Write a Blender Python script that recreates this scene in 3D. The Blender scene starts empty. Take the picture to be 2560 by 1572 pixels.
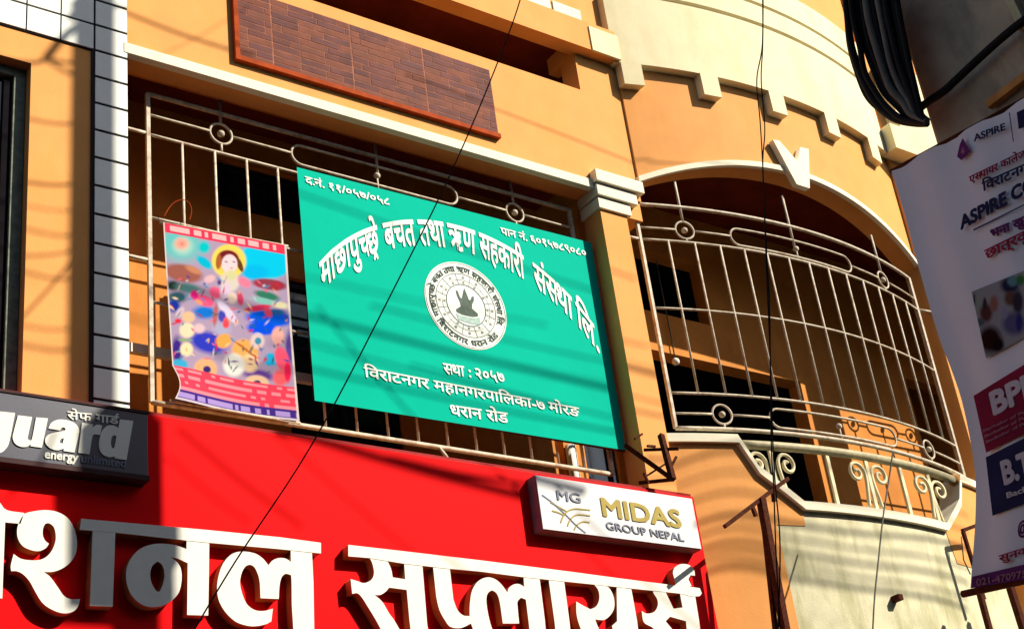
import bpy, bmesh, math, random
from mathutils import Vector, Matrix
random.seed(7)
sc = bpy.context.scene
COL = sc.collection

# ---------------------------------------------------------------- camera
PC = (1280.0, 786.0); VV = (272.0, -6450.0); VH = (6800.0, 2010.0)
FL = math.sqrt(-((VV[0]-PC[0])*(VH[0]-PC[0]) + (VV[1]-PC[1])*(VH[1]-PC[1])))
def _d(v): return Vector((v[0]-PC[0], -(v[1]-PC[1]), -FL)).normalized()
_z = _d(VV); _x = _d(VH); _y = _z.cross(_x).normalized(); _x = _y.cross(_z)
ROT = Matrix((_x, _y, _z))
CAM = Vector((0.0, 0.0, 1.6))
cd = bpy.data.cameras.new("camera"); cam = bpy.data.objects.new("camera", cd); COL.objects.link(cam)
cam.matrix_world = Matrix.Translation(CAM) @ ROT.to_4x4()
cd.sensor_width = 36; cd.lens = FL/2560*36; cd.clip_start = 0.1; cd.clip_end = 1500
sc.camera = cam

# ---------------------------------------------------------------- light
SUN = Vector((-.88, 1.0, -1.0))            # the way sunlight travels
w = bpy.data.worlds.new("World"); sc.world = w; w.use_nodes = True
nt = w.node_tree; bg = nt.nodes['Background']
sky = nt.nodes.new('ShaderNodeTexSky'); sky.sky_type = 'NISHITA'; sky.sun_disc = False
sky.sun_elevation = math.atan2(-SUN.z, math.hypot(SUN.x, SUN.y))
sky.sun_rotation = math.atan2(-SUN.x, -SUN.y)
nt.links.new(sky.outputs[0], bg.inputs[0]); bg.inputs[1].default_value = 0.07
sl = bpy.data.lights.new("sun", 'SUN'); sl.energy = 5.0; sl.angle = math.radians(0.4); sl.color = (1, .93, .80)
so = bpy.data.objects.new("sun", sl); COL.objects.link(so)
so.rotation_euler = SUN.to_track_quat('-Z', 'Y').to_euler()
vs = sc.view_settings
vs.view_transform = 'Standard'; vs.look = 'None'; vs.gamma = 1; vs.exposure = 0.58
sc.cycles.max_bounces = 4; sc.cycles.diffuse_bounces = 1

# ---------------------------------------------------------------- helpers
def ray(px, py): return (ROT @ Vector((px-PC[0], -(py-PC[1]), -FL))) / FL
def onY(px, py, Y): r = ray(px, py); return CAM + r*((Y-CAM.y)/r.y)
def onX(px, py, X): r = ray(px, py); return CAM + r*((X-CAM.x)/r.x)
def proj(p):
    v = ROT.transposed() @ (Vector(p)-CAM); return PC[0]-FL*v.x/v.z, PC[1]+FL*v.y/v.z
def bayY(X, off=0.0): return 9.30+off+7-math.sqrt(49-(X-11.95)**2)
def onbay(px, py, off=0.0):
    Y = 9.5
    for i in range(30):
        p = onY(px, py, Y); Y = bayY(min(max(p.x, 8), 16), off)
    return p
def crop(ox, oy, s=3.5157): return lambda x, y: (ox+x/s, oy+y/s)

def tag(o, label=None, cat=None, group=None, kind=None):
    if label: o['label'] = label
    if cat: o['category'] = cat
    if group: o['group'] = group
    if kind: o['kind'] = kind
    return o
def empty(name, loc=(0, 0, 0), **k):
    o = bpy.data.objects.new(name, None); o.empty_display_size = .2; o.location = loc; COL.objects.link(o)
    bpy.context.view_layer.update()
    return tag(o, **k)
def link(name, me, m, parent=None, **k):
    o = bpy.data.objects.new(name, me); COL.objects.link(o)
    if m is not None:
        me.materials.clear(); me.materials.append(m)
    if parent is not None:
        o.parent = parent
        q = parent
        while q is not None:
            o.location = o.location - q.location; q = q.parent
    return tag(o, **k)
def mesh(name, vs_, fs, m, parent=None, smooth=False, **k):
    me = bpy.data.meshes.new(name); me.from_pydata([tuple(v) for v in vs_], [], fs); me.update()
    bm = bmesh.new(); bm.from_mesh(me); bmesh.ops.recalc_face_normals(bm, faces=bm.faces); bm.to_mesh(me); bm.free()
    if smooth:
        for p in me.polygons: p.use_smooth = True
    return link(name, me, m, parent, **k)
BF = [(0,1,3,2),(4,6,7,5),(0,4,5,1),(2,3,7,6),(0,2,6,4),(1,5,7,3)]
def boxv(x0, x1, y0, y1, z0, z1): return [(x, y, z) for x in (x0, x1) for y in (y0, y1) for z in (z0, z1)]
def box(name, x0, x1, y0, y1, z0, z1, m, parent=None, bev=0, **k):
    o = mesh(name, boxv(x0, x1, y0, y1, z0, z1), BF, m, parent, **k)
    if bev:
        bm = bmesh.new(); bm.from_mesh(o.data)
        bmesh.ops.bevel(bm, geom=bm.edges[:], offset=bev, segments=2, affect='EDGES', profile=.6)
        bm.to_mesh(o.data); bm.free()
    return o
def boxes(name, L, m, parent=None, **k):
    V = []; F = []
    for b in L:
        n = len(V); V += boxv(*b); F += [tuple(i+n for i in f) for f in BF]
    return mesh(name, V, F, m, parent, **k)
def tube_data(pts, r, n=8, closed=False):
    pts = [Vector(p) for p in pts]; V = []; F = []; N = len(pts)
    up = None
    for i, p in enumerate(pts):
        if closed: t = pts[(i+1) % N]-pts[i-1]
        else: t = pts[min(i+1, N-1)]-pts[max(i-1, 0)]
        t.normalize()
        if up is None:
            up = Vector((0, 0, 1)) if abs(t.z) < .9 else Vector((0, 1, 0))
        a = (up-t*up.dot(t)).normalized(); up = a; b = t.cross(a)
        rr = r[i] if isinstance(r, (list, tuple)) else r
        for j in range(n):
            an = 2*math.pi*(j+.5)/n
            V.append(p+a*math.cos(an)*rr+b*math.sin(an)*rr)
    for i in range(N if closed else N-1):
        for j in range(n):
            i2 = (i+1) % N
            F.append((i*n+j, i*n+(j+1) % n, i2*n+(j+1) % n, i2*n+j))
    if not closed:
        F.append(tuple(range(n))[::-1]); F.append(tuple((N-1)*n+j for j in range(n)))
    return V, F
def tube(name, pts, r, m, parent=None, n=8, closed=False, **k):
    V, F = tube_data(pts, r, n, closed); return mesh(name, V, F, m, parent, smooth=n > 4, **k)
def smooth_path(pts, per=6, closed=False):
    P = [Vector(p) for p in pts]; N = len(P); out = []
    for i in range(N if closed else N-1):
        p0 = P[i-1] if (closed or i > 0) else P[0]; p1 = P[i]; p2 = P[(i+1) % N]
        p3 = P[(i+2) % N] if (closed or i+2 < N) else P[-1]
        for j in range(per):
            t = j/per
            out.append(.5*((2*p1)+(p2-p0)*t+(2*p0-5*p1+4*p2-p3)*t*t+(3*p1-p0-3*p2+p3)*t**3))
    if not closed: out.append(P[-1])
    return out
def ball(name, c, r, m, parent=None, **k):
    bm = bmesh.new(); bmesh.ops.create_icosphere(bm, subdivisions=2, radius=r, matrix=Matrix.Translation(c))
    me = bpy.data.meshes.new(name); bm.to_mesh(me); bm.free()
    for p in me.polygons: p.use_smooth = True
    return link(name, me, m, parent, **k)
def poly2d(loops, depth):
    """outer and hole loops in (x, y) -> mesh data extruded from 0 to depth along +z"""
    cu = bpy.data.curves.new('p', 'CURVE'); cu.dimensions = '2D'; cu.fill_mode = 'BOTH'
    for lp in loops:
        s = cu.splines.new('POLY'); s.points.add(len(lp)-1); s.use_cyclic_u = True
        for i, q in enumerate(lp): s.points[i].co = (q[0], q[1], 0, 1)
    cu.extrude = depth/2
    o = bpy.data.objects.new('p', cu); COL.objects.link(o)
    dg = bpy.context.evaluated_depsgraph_get(); dg.update()
    me = bpy.data.meshes.new_from_object(o.evaluated_get(dg))
    bpy.data.objects.remove(o); bpy.data.curves.remove(cu)
    return me
def facade_poly(name, loops, yf, yb, m, parent=None, **k):
    """loops of (X, Z) points, front at Y=yf, back at Y=yb"""
    me = poly2d(loops, abs(yb-yf))
    mid = (yf+yb)/2
    for v in me.vertices: v.co = Vector((v.co.x, mid+v.co.z, v.co.y))
    bm = bmesh.new(); bm.from_mesh(me); bmesh.ops.recalc_face_normals(bm, faces=bm.faces); bm.to_mesh(me); bm.free()
    return link(name, me, m, parent, **k)

# ---------------------------------------------------------------- materials
def mat(name, col, rough=.7, var=.12, scale=6, bump=.15, bscale=60, metal=0, dirt=None, dirt_amt=0, dscale=(1.2, 1.2, .5), streak=0, coat=0, spec=.06):
    m = bpy.data.materials.new(name); m.use_nodes = True; n = m.node_tree; b = n.nodes['Principled BSDF']
    L = n.links.new
    b.inputs['Roughness'].default_value = rough; b.inputs['Metallic'].default_value = metal
    b.inputs['Specular IOR Level'].default_value = spec
    if coat: b.inputs['Coat Weight'].default_value = coat; b.inputs['Coat Roughness'].default_value = .15
    tc = n.nodes.new('ShaderNodeTexCoord')
    nz = n.nodes.new('ShaderNodeTexNoise'); nz.inputs['Scale'].default_value = scale; nz.inputs['Detail'].default_value = 6
    L(tc.outputs['Object'], nz.inputs['Vector'])
    cr = n.nodes.new('ShaderNodeValToRGB')
    cr.color_ramp.elements[0].position = .3; cr.color_ramp.elements[1].position = .72
    lo = [c*(1-var) for c in col]; hi = [min(1, c*(1+var*.6)) for c in col]
    cr.color_ramp.elements[0].color = (*lo, 1); cr.color_ramp.elements[1].color = (*hi, 1)
    L(nz.outputs['Fac'], cr.inputs['Fac']); out = cr.outputs['Color']
    if dirt:
        mp = n.nodes.new('ShaderNodeMapping'); mp.inputs['Scale'].default_value = dscale
        L(tc.outputs['Object'], mp.inputs['Vector'])
        n2 = n.nodes.new('ShaderNodeTexNoise'); n2.inputs['Scale'].default_value = 2.2; n2.inputs['Detail'].default_value = 8; n2.inputs['Roughness'].default_value = .65
        L(mp.outputs[0], n2.inputs['Vector'])
        r2 = n.nodes.new('ShaderNodeValToRGB'); r2.color_ramp.elements[0].position = .48; r2.color_ramp.elements[1].position = .75
        r2.color_ramp.elements[1].color = (dirt_amt,)*3+(1,)
        L(n2.outputs['Fac'], r2.inputs['Fac'])
        mx = n.nodes.new('ShaderNodeMixRGB'); L(r2.outputs['Color'], mx.inputs['Fac']); L(out, mx.inputs[1]); mx.inputs[2].default_value = (*dirt, 1)
        out = mx.outputs[0]
    L(out, b.inputs['Base Color'])
    if bump:
        n3 = n.nodes.new('ShaderNodeTexNoise'); n3.inputs['Scale'].default_value = bscale; n3.inputs['Detail'].default_value = 4
        L(tc.outputs['Object'], n3.inputs['Vector'])
        bp = n.nodes.new('ShaderNodeBump'); bp.inputs['Strength'].default_value = bump; bp.inputs['Distance'].default_value = .01
        L(n3.outputs['Fac'], bp.inputs['Height']); L(bp.outputs[0], b.inputs['Normal'])
    return m
M = {}
M['orange'] = mat('orange_paint', (.82, .365, .110), dirt=(.72, .30, .05), dirt_amt=.35, var=.07, scale=3)
M['inside'] = mat('orange_paint_shade_darkened', (.68, .26, .055), var=.12, scale=3, dirt=(.4, .14, .03), dirt_amt=.5)  # the wall orange darkened, so balcony shade is partly in the colour
M['ceil'] = mat('shaded_orange_maroon', (.20, .03, .012), var=.3, scale=3)  # deep shade on orange ceilings, put into the colour as maroon
M['cream'] = mat('cream_paint', (.84, .74, .47), var=.05, dirt=(.60, .50, .25), dirt_amt=.5, scale=4)
M['plaster'] = mat('weathered_white_plaster', (.72, .665, .44), var=.14, scale=5, dirt=(.36, .34, .15), dirt_amt=1.0, dscale=(1.6, 1.6, .45), bump=.3)
M['tile'] = mat('white_glazed_tile', (.84, .84, .74), rough=.25, var=.04, bump=.03, spec=.5)
M['grout'] = mat('black_tile_grout', (.03, .025, .03), var=.2)
M['ledge'] = mat('white_ledge_paint', (.88, .82, .62), var=.05, dirt=(.7, .6, .4), dirt_amt=.3)
M['steel'] = mat('cream_painted_steel', (.66, .57, .44), rough=.45, var=.2, scale=25, bump=.1, dirt=(.26, .13, .05), dirt_amt=.85, dscale=(5, 5, 5))
M['pipe'] = mat('olive_cream_pipe_paint', (.50, .44, .27), rough=.4, var=.2, scale=20)
M['rust'] = mat('rusty_dark_steel', (.075, .018, .008), rough=.8, var=.5, scale=30, bump=.4)
M['red'] = mat('red_acrylic', (.90, .002, .004), rough=.6, var=.03, scale=1.5, bump=.05, bscale=5, spec=.04)
M['redtrim'] = mat('dark_red_trim', (.35, .012, .012), rough=.5, var=.2)
M['white'] = mat('white_acrylic_letter', (.86, .84, .74), rough=.3, var=.04, scale=8, bump=.02)
M['side'] = mat('letter_side_brown', (.58, .19, .08), rough=.5, var=.15, scale=10)
M['green'] = mat('green_flex_board', (.0, .46, .315), rough=.8, var=.04, scale=2, bump=.5, bscale=2.2, spec=.04)
M['print'] = mat('white_print', (.80, .86, .78), rough=.5, var=.03, bump=0)
M['printd'] = mat('dark_print', (.10, .14, .11), rough=.6, var=.3, scale=20, bump=0)
M['grayprint'] = mat('grey_print', (.34, .34, .28), rough=.6, var=.3, scale=40, bump=0)
M['purple'] = mat('purple_brown_brick', (.15, .046, .036), rough=.6, var=.35, scale=5, bump=.25, dirt=(.10, .05, .06), dirt_amt=.7, dscale=(.8, .8, 4))
M['purple2'] = mat('red_brown_brick', (.20, .058, .030), rough=.6, var=.3, scale=6, bump=.25, dirt=(.12, .055, .05), dirt_amt=.7, dscale=(.8, .8, 4))
M['joint'] = mat('pink_brick_joint', (.36, .14, .09), rough=.8, var=.3, scale=14)
M['frame_red'] = mat('red_oxide_frame', (.38, .055, .006), rough=.7, var=.25, scale=12)
M['dark'] = mat('dark_box_sign', (.045, .047, .075), rough=.35, var=.2, scale=3, bump=.03, spec=.5)
M['darktrim'] = mat('dark_sign_trim', (.06, .03, .03), rough=.6, var=.3)
M['midas'] = mat('white_box_sign', (.78, .77, .76), rough=.3, var=.04, scale=3, bump=.03)
M['midside'] = mat('grey_box_side', (.22, .17, .20), rough=.5, var=.2)
M['gold'] = mat('gold_print', (.42, .32, .08), rough=.5, var=.1, bump=0)
M['slate'] = mat('slate_grey_print', (.22, .24, .30), rough=.5, var=.1, bump=0)
M['black'] = mat('unlit_void_black', (.008, .006, .008), rough=.9, var=.3)  # near-black colour that stands for unlit depth
M['door'] = mat('dark_navy_door', (.018, .022, .05), rough=.5, var=.3, scale=8)
M['glass'] = mat('dark_window_glass', (.012, .022, .035), rough=.08, var=.5, scale=5, bump=.02, spec=.6)
M['winframe'] = mat('weathered_window_frame', (.22, .24, .18), rough=.6, var=.3, scale=20)
M['cable'] = mat('black_cable_rubber', (.006, .006, .007), rough=.65, var=.3, bump=0, spec=.15)
M['cable2'] = mat('grey_cable_rubber', (.16, .15, .13), rough=.5, var=.3, bump=0)
M['concrete'] = mat('weathered_concrete', (.50, .41, .30), rough=.95, var=.3, scale=4, bump=.5, bscale=30, dirt=(.10, .10, .09), dirt_amt=.8)
M['wood'] = mat('orange_wood_strip', (.6, .28, .08), rough=.7, var=.3, scale=9)
M['flex'] = mat('grey_white_flex_banner', (.80, .79, .86), rough=.55, var=.06, scale=1.8, bump=.2, bscale=3)
M['bn_navy'] = mat('banner_navy_print', (.020, .020, .075), rough=.5, var=.2, bump=0)
M['bn_purple'] = mat('banner_purple_print', (.14, .02, .14), rough=.5, var=.3, scale=9, bump=0)
M['bn_crim'] = mat('banner_crimson_print', (.33, .012, .05), rough=.5, var=.5, scale=2, bump=0)
M['bn_pink'] = mat('banner_pink_print', (.42, .16, .22), rough=.5, var=.3, scale=30, bump=0)
M['bn_white'] = mat('banner_white_print', (.62, .55, .60), rough=.5, var=.1, bump=0)
M['bn_blue'] = mat('banner_blue_print', (.06, .16, .32), rough=.5, var=.3, scale=9, bump=0)
M['halo'] = mat('road_asphalt', (.05, .05, .05), rough=.9)
M['pave'] = mat('pavement_concrete', (.26, .24, .21), rough=.9)
def vmat(name, rough=.9):
    m = bpy.data.materials.new(name); m.use_nodes = True; n = m.node_tree; b = n.nodes['Principled BSDF']
    a = n.nodes.new('ShaderNodeVertexColor'); a.layer_name = 'Col'
    n.links.new(a.outputs[0], b.inputs['Base Color']); b.inputs['Roughness'].default_value = rough
    b.inputs['Specular IOR Level'].default_value = .03
    return m
M['vcol'] = vmat('printed_poster_ink'); M['vcol2'] = vmat('printed_banner_ink')

# ---------------------------------------------------------------- ground
mesh('ground', [(-300, -300, -.02), (300, -300, -.02), (300, 300, -.02), (-300, 300, -.02)], [(0, 1, 2, 3)], M['pave'], kind='structure')
mesh('road', [(-300, 1.2, 0), (300, 1.2, 0), (300, 7.4, 0), (-300, 7.4, 0)], [(0, 1, 2, 3)], M['halo'], kind='structure')
box('pavement', -60, 60, 7.4, 9.3, -.01, .14, M['pave'], kind='structure')
box('pavement', -60, 60, -4.0, 1.2, -.01, .14, M['pave'], kind='structure')
# the row of houses across the street that keeps the road in shade
M['opp'] = mat('grey_brown_render', (.20, .16, .12), var=.2, scale=1)
for x0, x1, h, lab in ((-34, -12, 13.5, 'tall plain grey brown house across the street, left end of the row'), (-12, 9, 14.5, 'plain grey brown house straight behind the viewer across the street'), (9, 34, 12.0, 'plain grey brown house across the street, right end of the row')):
    hs = empty('street_house', (x0, -4.2, 0), label=lab, cat='house'); hb = Vector((x0, -4.2, 0))
    o = box('wall', x0+.02, x1-.02, -12, -4.2, 0, h, M['opp'], None); o.parent = hs; o.location = -hb
    o = box('parapet', x0+.02, x1-.02, -4.4, -4.1, h+.002, h+.9, M['opp'], None); o.parent = hs; o.location = -hb
    for fl in range(1, int(h/3.3)):
        n_ = int((x1-x0)/3.4)
        for k in range(n_):
            wx_ = x0+(x1-x0)*(k+.5)/n_
            o = box('window', wx_-.7, wx_+.7, -4.19, -4.12, fl*3.3+.9, fl*3.3+2.4, M['glass'], None); o.parent = hs; o.location = -hb

# ---------------------------------------------------------------- building
YW = 9.68; YB = 10.85
bld = empty('orange_building', (4, 9.7, 0), label='orange painted building with curved bay, arched opening and cream parapet', cat='building')
wz0 = 9.80
# front wall, flat part
boxes('facade_wall', [
    (4.075, 9.75, YW, YW+.25, wz0+.001, 11.06),
    (4.075, 5.0, YW, YW+.25, 11.06, 14.5),
    (9.17, 9.75, YW, YW+.25, 11.06, 14.5),
    
    (2.0, 9.50, YW+.10, YW+.35, 0, 6.50),
], M['orange'], bld)
def lin(a, b, n): return [a+(b-a)*i/(n-1) for i in range(n)]
def bay_strip(name, xs, z_lo, z_hi, off_f, off_b, m, parent=bld, **k):
    V = []; F = []
    for x in xs:
        zl = z_lo(x) if callable(z_lo) else z_lo; zh = z_hi(x) if callable(z_hi) else z_hi
        for off, z in ((off_f, zl), (off_f, zh), (off_b, zh), (off_b, zl)): V.append((x, bayY(x, off), z))
    n = len(xs)
    for i in range(n-1):
        for j in range(4): F.append((i*4+j, (i+1)*4+j, (i+1)*4+(j+1) % 4, i*4+(j+1) % 4))
    F.append((0, 1, 2, 3)); F.append(((n-1)*4+3, (n-1)*4+2, (n-1)*4+1, (n-1)*4))
    return mesh(name, V, F, m, parent, **k)
BX0, BX1 = 9.75, 14.15
def arch(x):     # underside of the bay arch
    c = 11.92; h = 2.22; r = (h*h+.47**2)/(2*.47)
    return 10.02+.47-(r-math.sqrt(max(r*r-(x-c)**2, 0)))
bay_strip('bay_wall', lin(BX0, BX1, 40), arch, 14.5, 0, .25, M['orange'])
bay_strip('arch_trim', lin(BX0-.02, BX1, 40), lambda x: arch(x)-.012, lambda x: arch(x)+.055, -.035, .02, M['ledge'])
# wall beyond the bay: pier, opening with its own grille, more wall
boxes('side_wall', [(BX1, 14.45, 9.60, 9.85, 6.9, 14.5), (14.45, 16.0, 9.60, 9.85, 9.78, 14.5), (16.0, 20, 9.60, 9.85, 0, 14.5), (14.45, 16.0, 9.60, 9.85, 0, 7.1)], M['orange'], bld)
# ledge trim over the left balcony
boxes('ledge_trim', [(4.06, 9.09, YW-.028, YW+.05, wz0-.015, wz0+.085)], M['ledge'], bld)
# interior
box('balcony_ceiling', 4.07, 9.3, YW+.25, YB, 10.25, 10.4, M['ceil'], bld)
V = []; F = []; cx_ = lin(9.76, 14.1, 24)
for x in cx_: V += [(x, bayY(x, .24), 10.75), (x, YB, 10.75), (x, YB, 10.9), (x, bayY(x, .24), 10.9)]
for i in range(len(cx_)-1):
    for j in range(4): F.append((i*4+j, i*4+(j+1) % 4, (i+1)*4+(j+1) % 4, (i+1)*4+j))
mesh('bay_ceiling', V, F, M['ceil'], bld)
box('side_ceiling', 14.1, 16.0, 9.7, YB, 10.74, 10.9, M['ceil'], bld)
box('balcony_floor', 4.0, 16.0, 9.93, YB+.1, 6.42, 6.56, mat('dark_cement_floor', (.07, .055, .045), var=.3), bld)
# ceiling beam behind the left opening
box('balcony_beam', 4.07, 9.3, YW+.25, YW+.27, 9.80, 10.25, M['inside'], bld)
zt = 10.9
bw = [(3.9, 5.47, 6.5, zt), (5.47, 7.29, 9.87, zt), (5.47, 6.1, 6.5, 9.33), (6.1, 7.29, 8.72, 9.33), (7.29, 9.08, 6.5, zt),
      (9.08, 9.19, 8.4, zt), (9.19, 9.46, 6.5, zt), (9.46, 9.9, 8.4, zt), (9.9, 10.63, 6.5, zt),
      (10.63, 11.70, 10.12, zt), (10.63, 11.70, 8.80, 9.30), (11.70, 12.98, 8.80, zt), (12.98, 15.0, 6.5, zt), (15.0, 16.0, 9.2, zt)]
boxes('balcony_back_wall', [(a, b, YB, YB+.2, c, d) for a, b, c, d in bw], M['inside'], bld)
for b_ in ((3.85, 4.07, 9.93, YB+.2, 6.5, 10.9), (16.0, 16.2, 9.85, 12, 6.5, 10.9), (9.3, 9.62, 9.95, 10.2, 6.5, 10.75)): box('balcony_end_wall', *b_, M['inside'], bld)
# unlit rooms behind, their darkness painted near-black
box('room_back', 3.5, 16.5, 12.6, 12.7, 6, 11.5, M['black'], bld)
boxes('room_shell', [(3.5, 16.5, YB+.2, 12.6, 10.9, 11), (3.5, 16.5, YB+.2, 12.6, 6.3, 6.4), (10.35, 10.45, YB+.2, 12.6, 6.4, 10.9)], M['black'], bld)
# doors and windows in the back wall
for nm, x0, x1, z0, z1, cols in (('balcony_door', 6.12, 7.27, 6.56, 8.70, 2), ('balcony_window', 9.48, 9.88, 6.9, 8.38, 1), ('transom_window', 5.49, 7.27, 9.35, 9.85, 3)):
    wdo = empty('w', (x0, YB, z0)); wdo.name = nm; wdo.parent = bld; wdo.location = Vector((x0, YB, z0))-bld.location
    def sub(name, *a, m=None):
        o = box(name, *a, m); o.parent = wdo; o.location = -Vector((x0, YB, z0)); return o
    sub('pane', x0+.03, x1-.03, YB+.09, YB+.10, z0+.03, z1-.03, m=M['glass'])
    sub('frame', x0, x1, YB+.05, YB+.12, z0, z0+.06, m=M['door']); sub('frame', x0, x1, YB+.05, YB+.12, z1-.06, z1, m=M['door'])
    for i in range(cols+1):
        x = x0+(x1-x0-.05)*i/cols
        sub('frame', x, x+.05, YB+.045, YB+.125, z0+.061, z1-.061, m=M['door'])
    if nm == 'balcony_door':
        for z in (7.25, 7.32, 8.0): sub('frame', x0+.051, x1-.051, YB+.055, YB+.115, z, z+.035, m=M['door'])
# bare white pipe rail running inside the left balcony
p0 = onY(327, 868, 10.12); p1 = onY(762, 934, 10.12)
box('inner_rail', 4.08, p1.x+.5, 10.10, 10.15, p0.z-.045, p0.z+.035, M['white'], bld)
# white drain pipe by the pier
tube('drain_pipe', [(9.235, 10.80, 6.5), (9.235, 10.80, 7.42)], .055, M['white'], bld, n=12)

ball('light_bulb', onY(*crop(1200, 800)(1720, 365), YB-.08), .045, M['white'], bld)
tube('conduit', [onY(*crop(1200, 800)(1720, 365), YB-.03), (onY(*crop(1200, 800)(1720, 365), YB-.03)+Vector((0, 0, 1.3)))], .008, M['cable2'], bld, n=6)
# pier + capital
box('pier', 9.15, 9.50, YW, YW+.27, 0, 9.57, M['orange'], bld)
box('pier_core', 9.16, 9.74, YW+.02, YW+.26, 9.57, wz0, M['orange'], bld)
cap = empty('capital', (9.15, YW, 9.6)); cap.parent = bld; cap.location = Vector((9.15, YW, 9.6))-bld.location
for i, (x0, x1, dy, z0, z1) in enumerate(((9.12, 9.55, .03, 9.56, 9.685), (9.105, 9.64, .06, 9.70, 9.83), (9.09, 9.73, .095, 9.845, 9.985))):
    o = box('moulding', x0, x1, YW-dy, YW+.28, z0, z1, M['ledge'], None, bev=.006); o.parent = cap; o.location = -Vector((9.15, YW, 9.6))
    if i < 2:
        o = box('groove', x0+.02, x1-.02, YW-dy+.02, YW+.26, z1, z1+.015, M['ledge'], None); o.parent = cap; o.location = -Vector((9.15, YW, 9.6))

box('recess_wall', 5.0, 9.17, 10.9, 11.1, 11.0, 14.5, M['ceil'], bld)  # recess shade painted in with the maroon
box('recess_floor', 5.0, 9.17, YW+.251, 10.9, 10.95, 11.05, M['opp'], bld)
# upper slab, recess and left parapet
M_or, M_cr = M['orange'], M['cream']
boxes('upper_slab', [(4.1, 9.30, 9.55, 9.73, 11.55, 11.93), (9.16, 9.30, 9.732, 10.12, 11.552, 11.93), (9.302, 9.70, 9.55, 9.70, 11.55, 11.93)], M_or, bld)
boxes('upper_slab_top', [(4.1, 9.26, 9.60, 9.73, 11.95, 12.6)], M_or, bld)
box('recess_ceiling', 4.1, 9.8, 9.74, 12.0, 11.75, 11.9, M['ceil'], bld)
boxes('upper_slab_band', [(8.9, 9.28, 9.585, 9.62, 11.96, 12.10), (8.30, 8.86, 9.585, 9.62, 11.97, 12.10)], M['ledge'], bld)
box('upper_slab_end', 9.32, 9.72, 9.535, 9.56, 11.545, 11.87, M_cr, bld)
# curved cream parapet made of stacked bands
par = empty('bay_parapet', (11.9, 9.2, 11.6)); par.parent = bld; par.location = Vector((11.9, 9.2, 11.6))-bld.location
def pc(o): o.parent = par; o.location = -Vector((11.9, 9.2, 11.6)); return o
PX = lin(9.66, 13.98, 44)
for z0, z1, of in ((11.53, 12.50, -.10), (12.56, 12.83, -.10), (12.885, 13.25, -.10)):
    pc(bay_strip('band', PX, z0, z1, of, .10, M_cr, None))
pc(bay_strip('backing', PX[1:-1], 11.6, 13.2, -.05, .09, M_cr, None))
for x in (9.84, 10.79, 11.75, 12.69, 13.60):
    def cub(a, b):
        V = [(xx, bayY(xx, off), z) for xx in (a, b) for off in (-.102, -.001) for z in (11.245, 11.55)]
        return V
    pc(mesh('dentil', cub(x-.115, x+.115), BF, M_cr, None))
boxes('side_parapet', [(14.0, 15.6, 9.36, 9.6, 11.53, 11.9), (14.3, 15.6, 9.42, 9.6, 11.9, 13.0)], M_cr, bld)
# V-shaped keystone on the arch
kv = [(11.66, 11.0), (11.80, 11.0), (12.03, 10.74), (12.08, 10.97), (12.21, 10.97), (12.19, 10.43), (12.0, 10.43)]
def kzone():
    q = [onbay(*p, -.06) for p in [(1929, 352), (1946, 354), (1994, 407), (1999, 369), (2020, 374), (2023, 472), (1990, 462)]]
    lp = [(v.x, v.z) for v in q]
    return facade_poly('keystone', [lp], bayY(12, -.07), bayY(12, .0), M['ledge'], bld)
kzone()

# bay lower wall with scooped opening and coping
scoop = [(9.50, 7.12), (10.24, 7.12), (10.40, 6.80), (10.84, 6.45), (12.94, 6.45), (13.38, 6.80), (13.56, 7.12), (14.45, 7.16)]
def scz(x):
    for (a, za), (b, zb) in zip(scoop, scoop[1:]):
        if a <= x <= b: return za+(zb-za)*(x-a)/(b-a)
    return 7.12
xs = sorted(set(lin(9.5, 14.15, 50)+[p[0] for p in scoop if p[0] <= 14.15]))
def plz(x):
    if x < 10.84: return 6.22
    if x > 12.96: return 6.04
    return scz(x)
xl_ = [x for x in xs if x < 10.5]+[10.5]; xr_ = [10.5]+[x for x in xs if x > 10.5]
bay_strip('bay_apron', xl_, 0, scz, 0, .22, M['orange'])
bay_strip('bay_apron', xr_, lambda x: min(plz(x), scz(x)-.001), scz, 0, .22, M['orange'])
bay_strip('bay_apron_plaster', xr_, 0, lambda x: plz(x)-.0005, .006, .22, M['plaster'])
# coping following the scoop
V = []; F = []
for i, x in enumerate(xs):
    z = scz(x)
    for off, zz in ((-.045, z-.075), (-.045, z+.012), (.24, z+.012), (.24, z-.075)): V.append((x, bayY(x, off), zz))
n = len(xs)
for i in range(n-1):
    for j in range(4): F.append((i*4+j, (i+1)*4+j, (i+1)*4+(j+1) % 4, i*4+(j+1) % 4))
F += [(0, 1, 2, 3), tuple((n-1)*4+k for k in (3, 2, 1, 0))]
mesh('coping', V, F, M['ledge'], bld)

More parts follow.
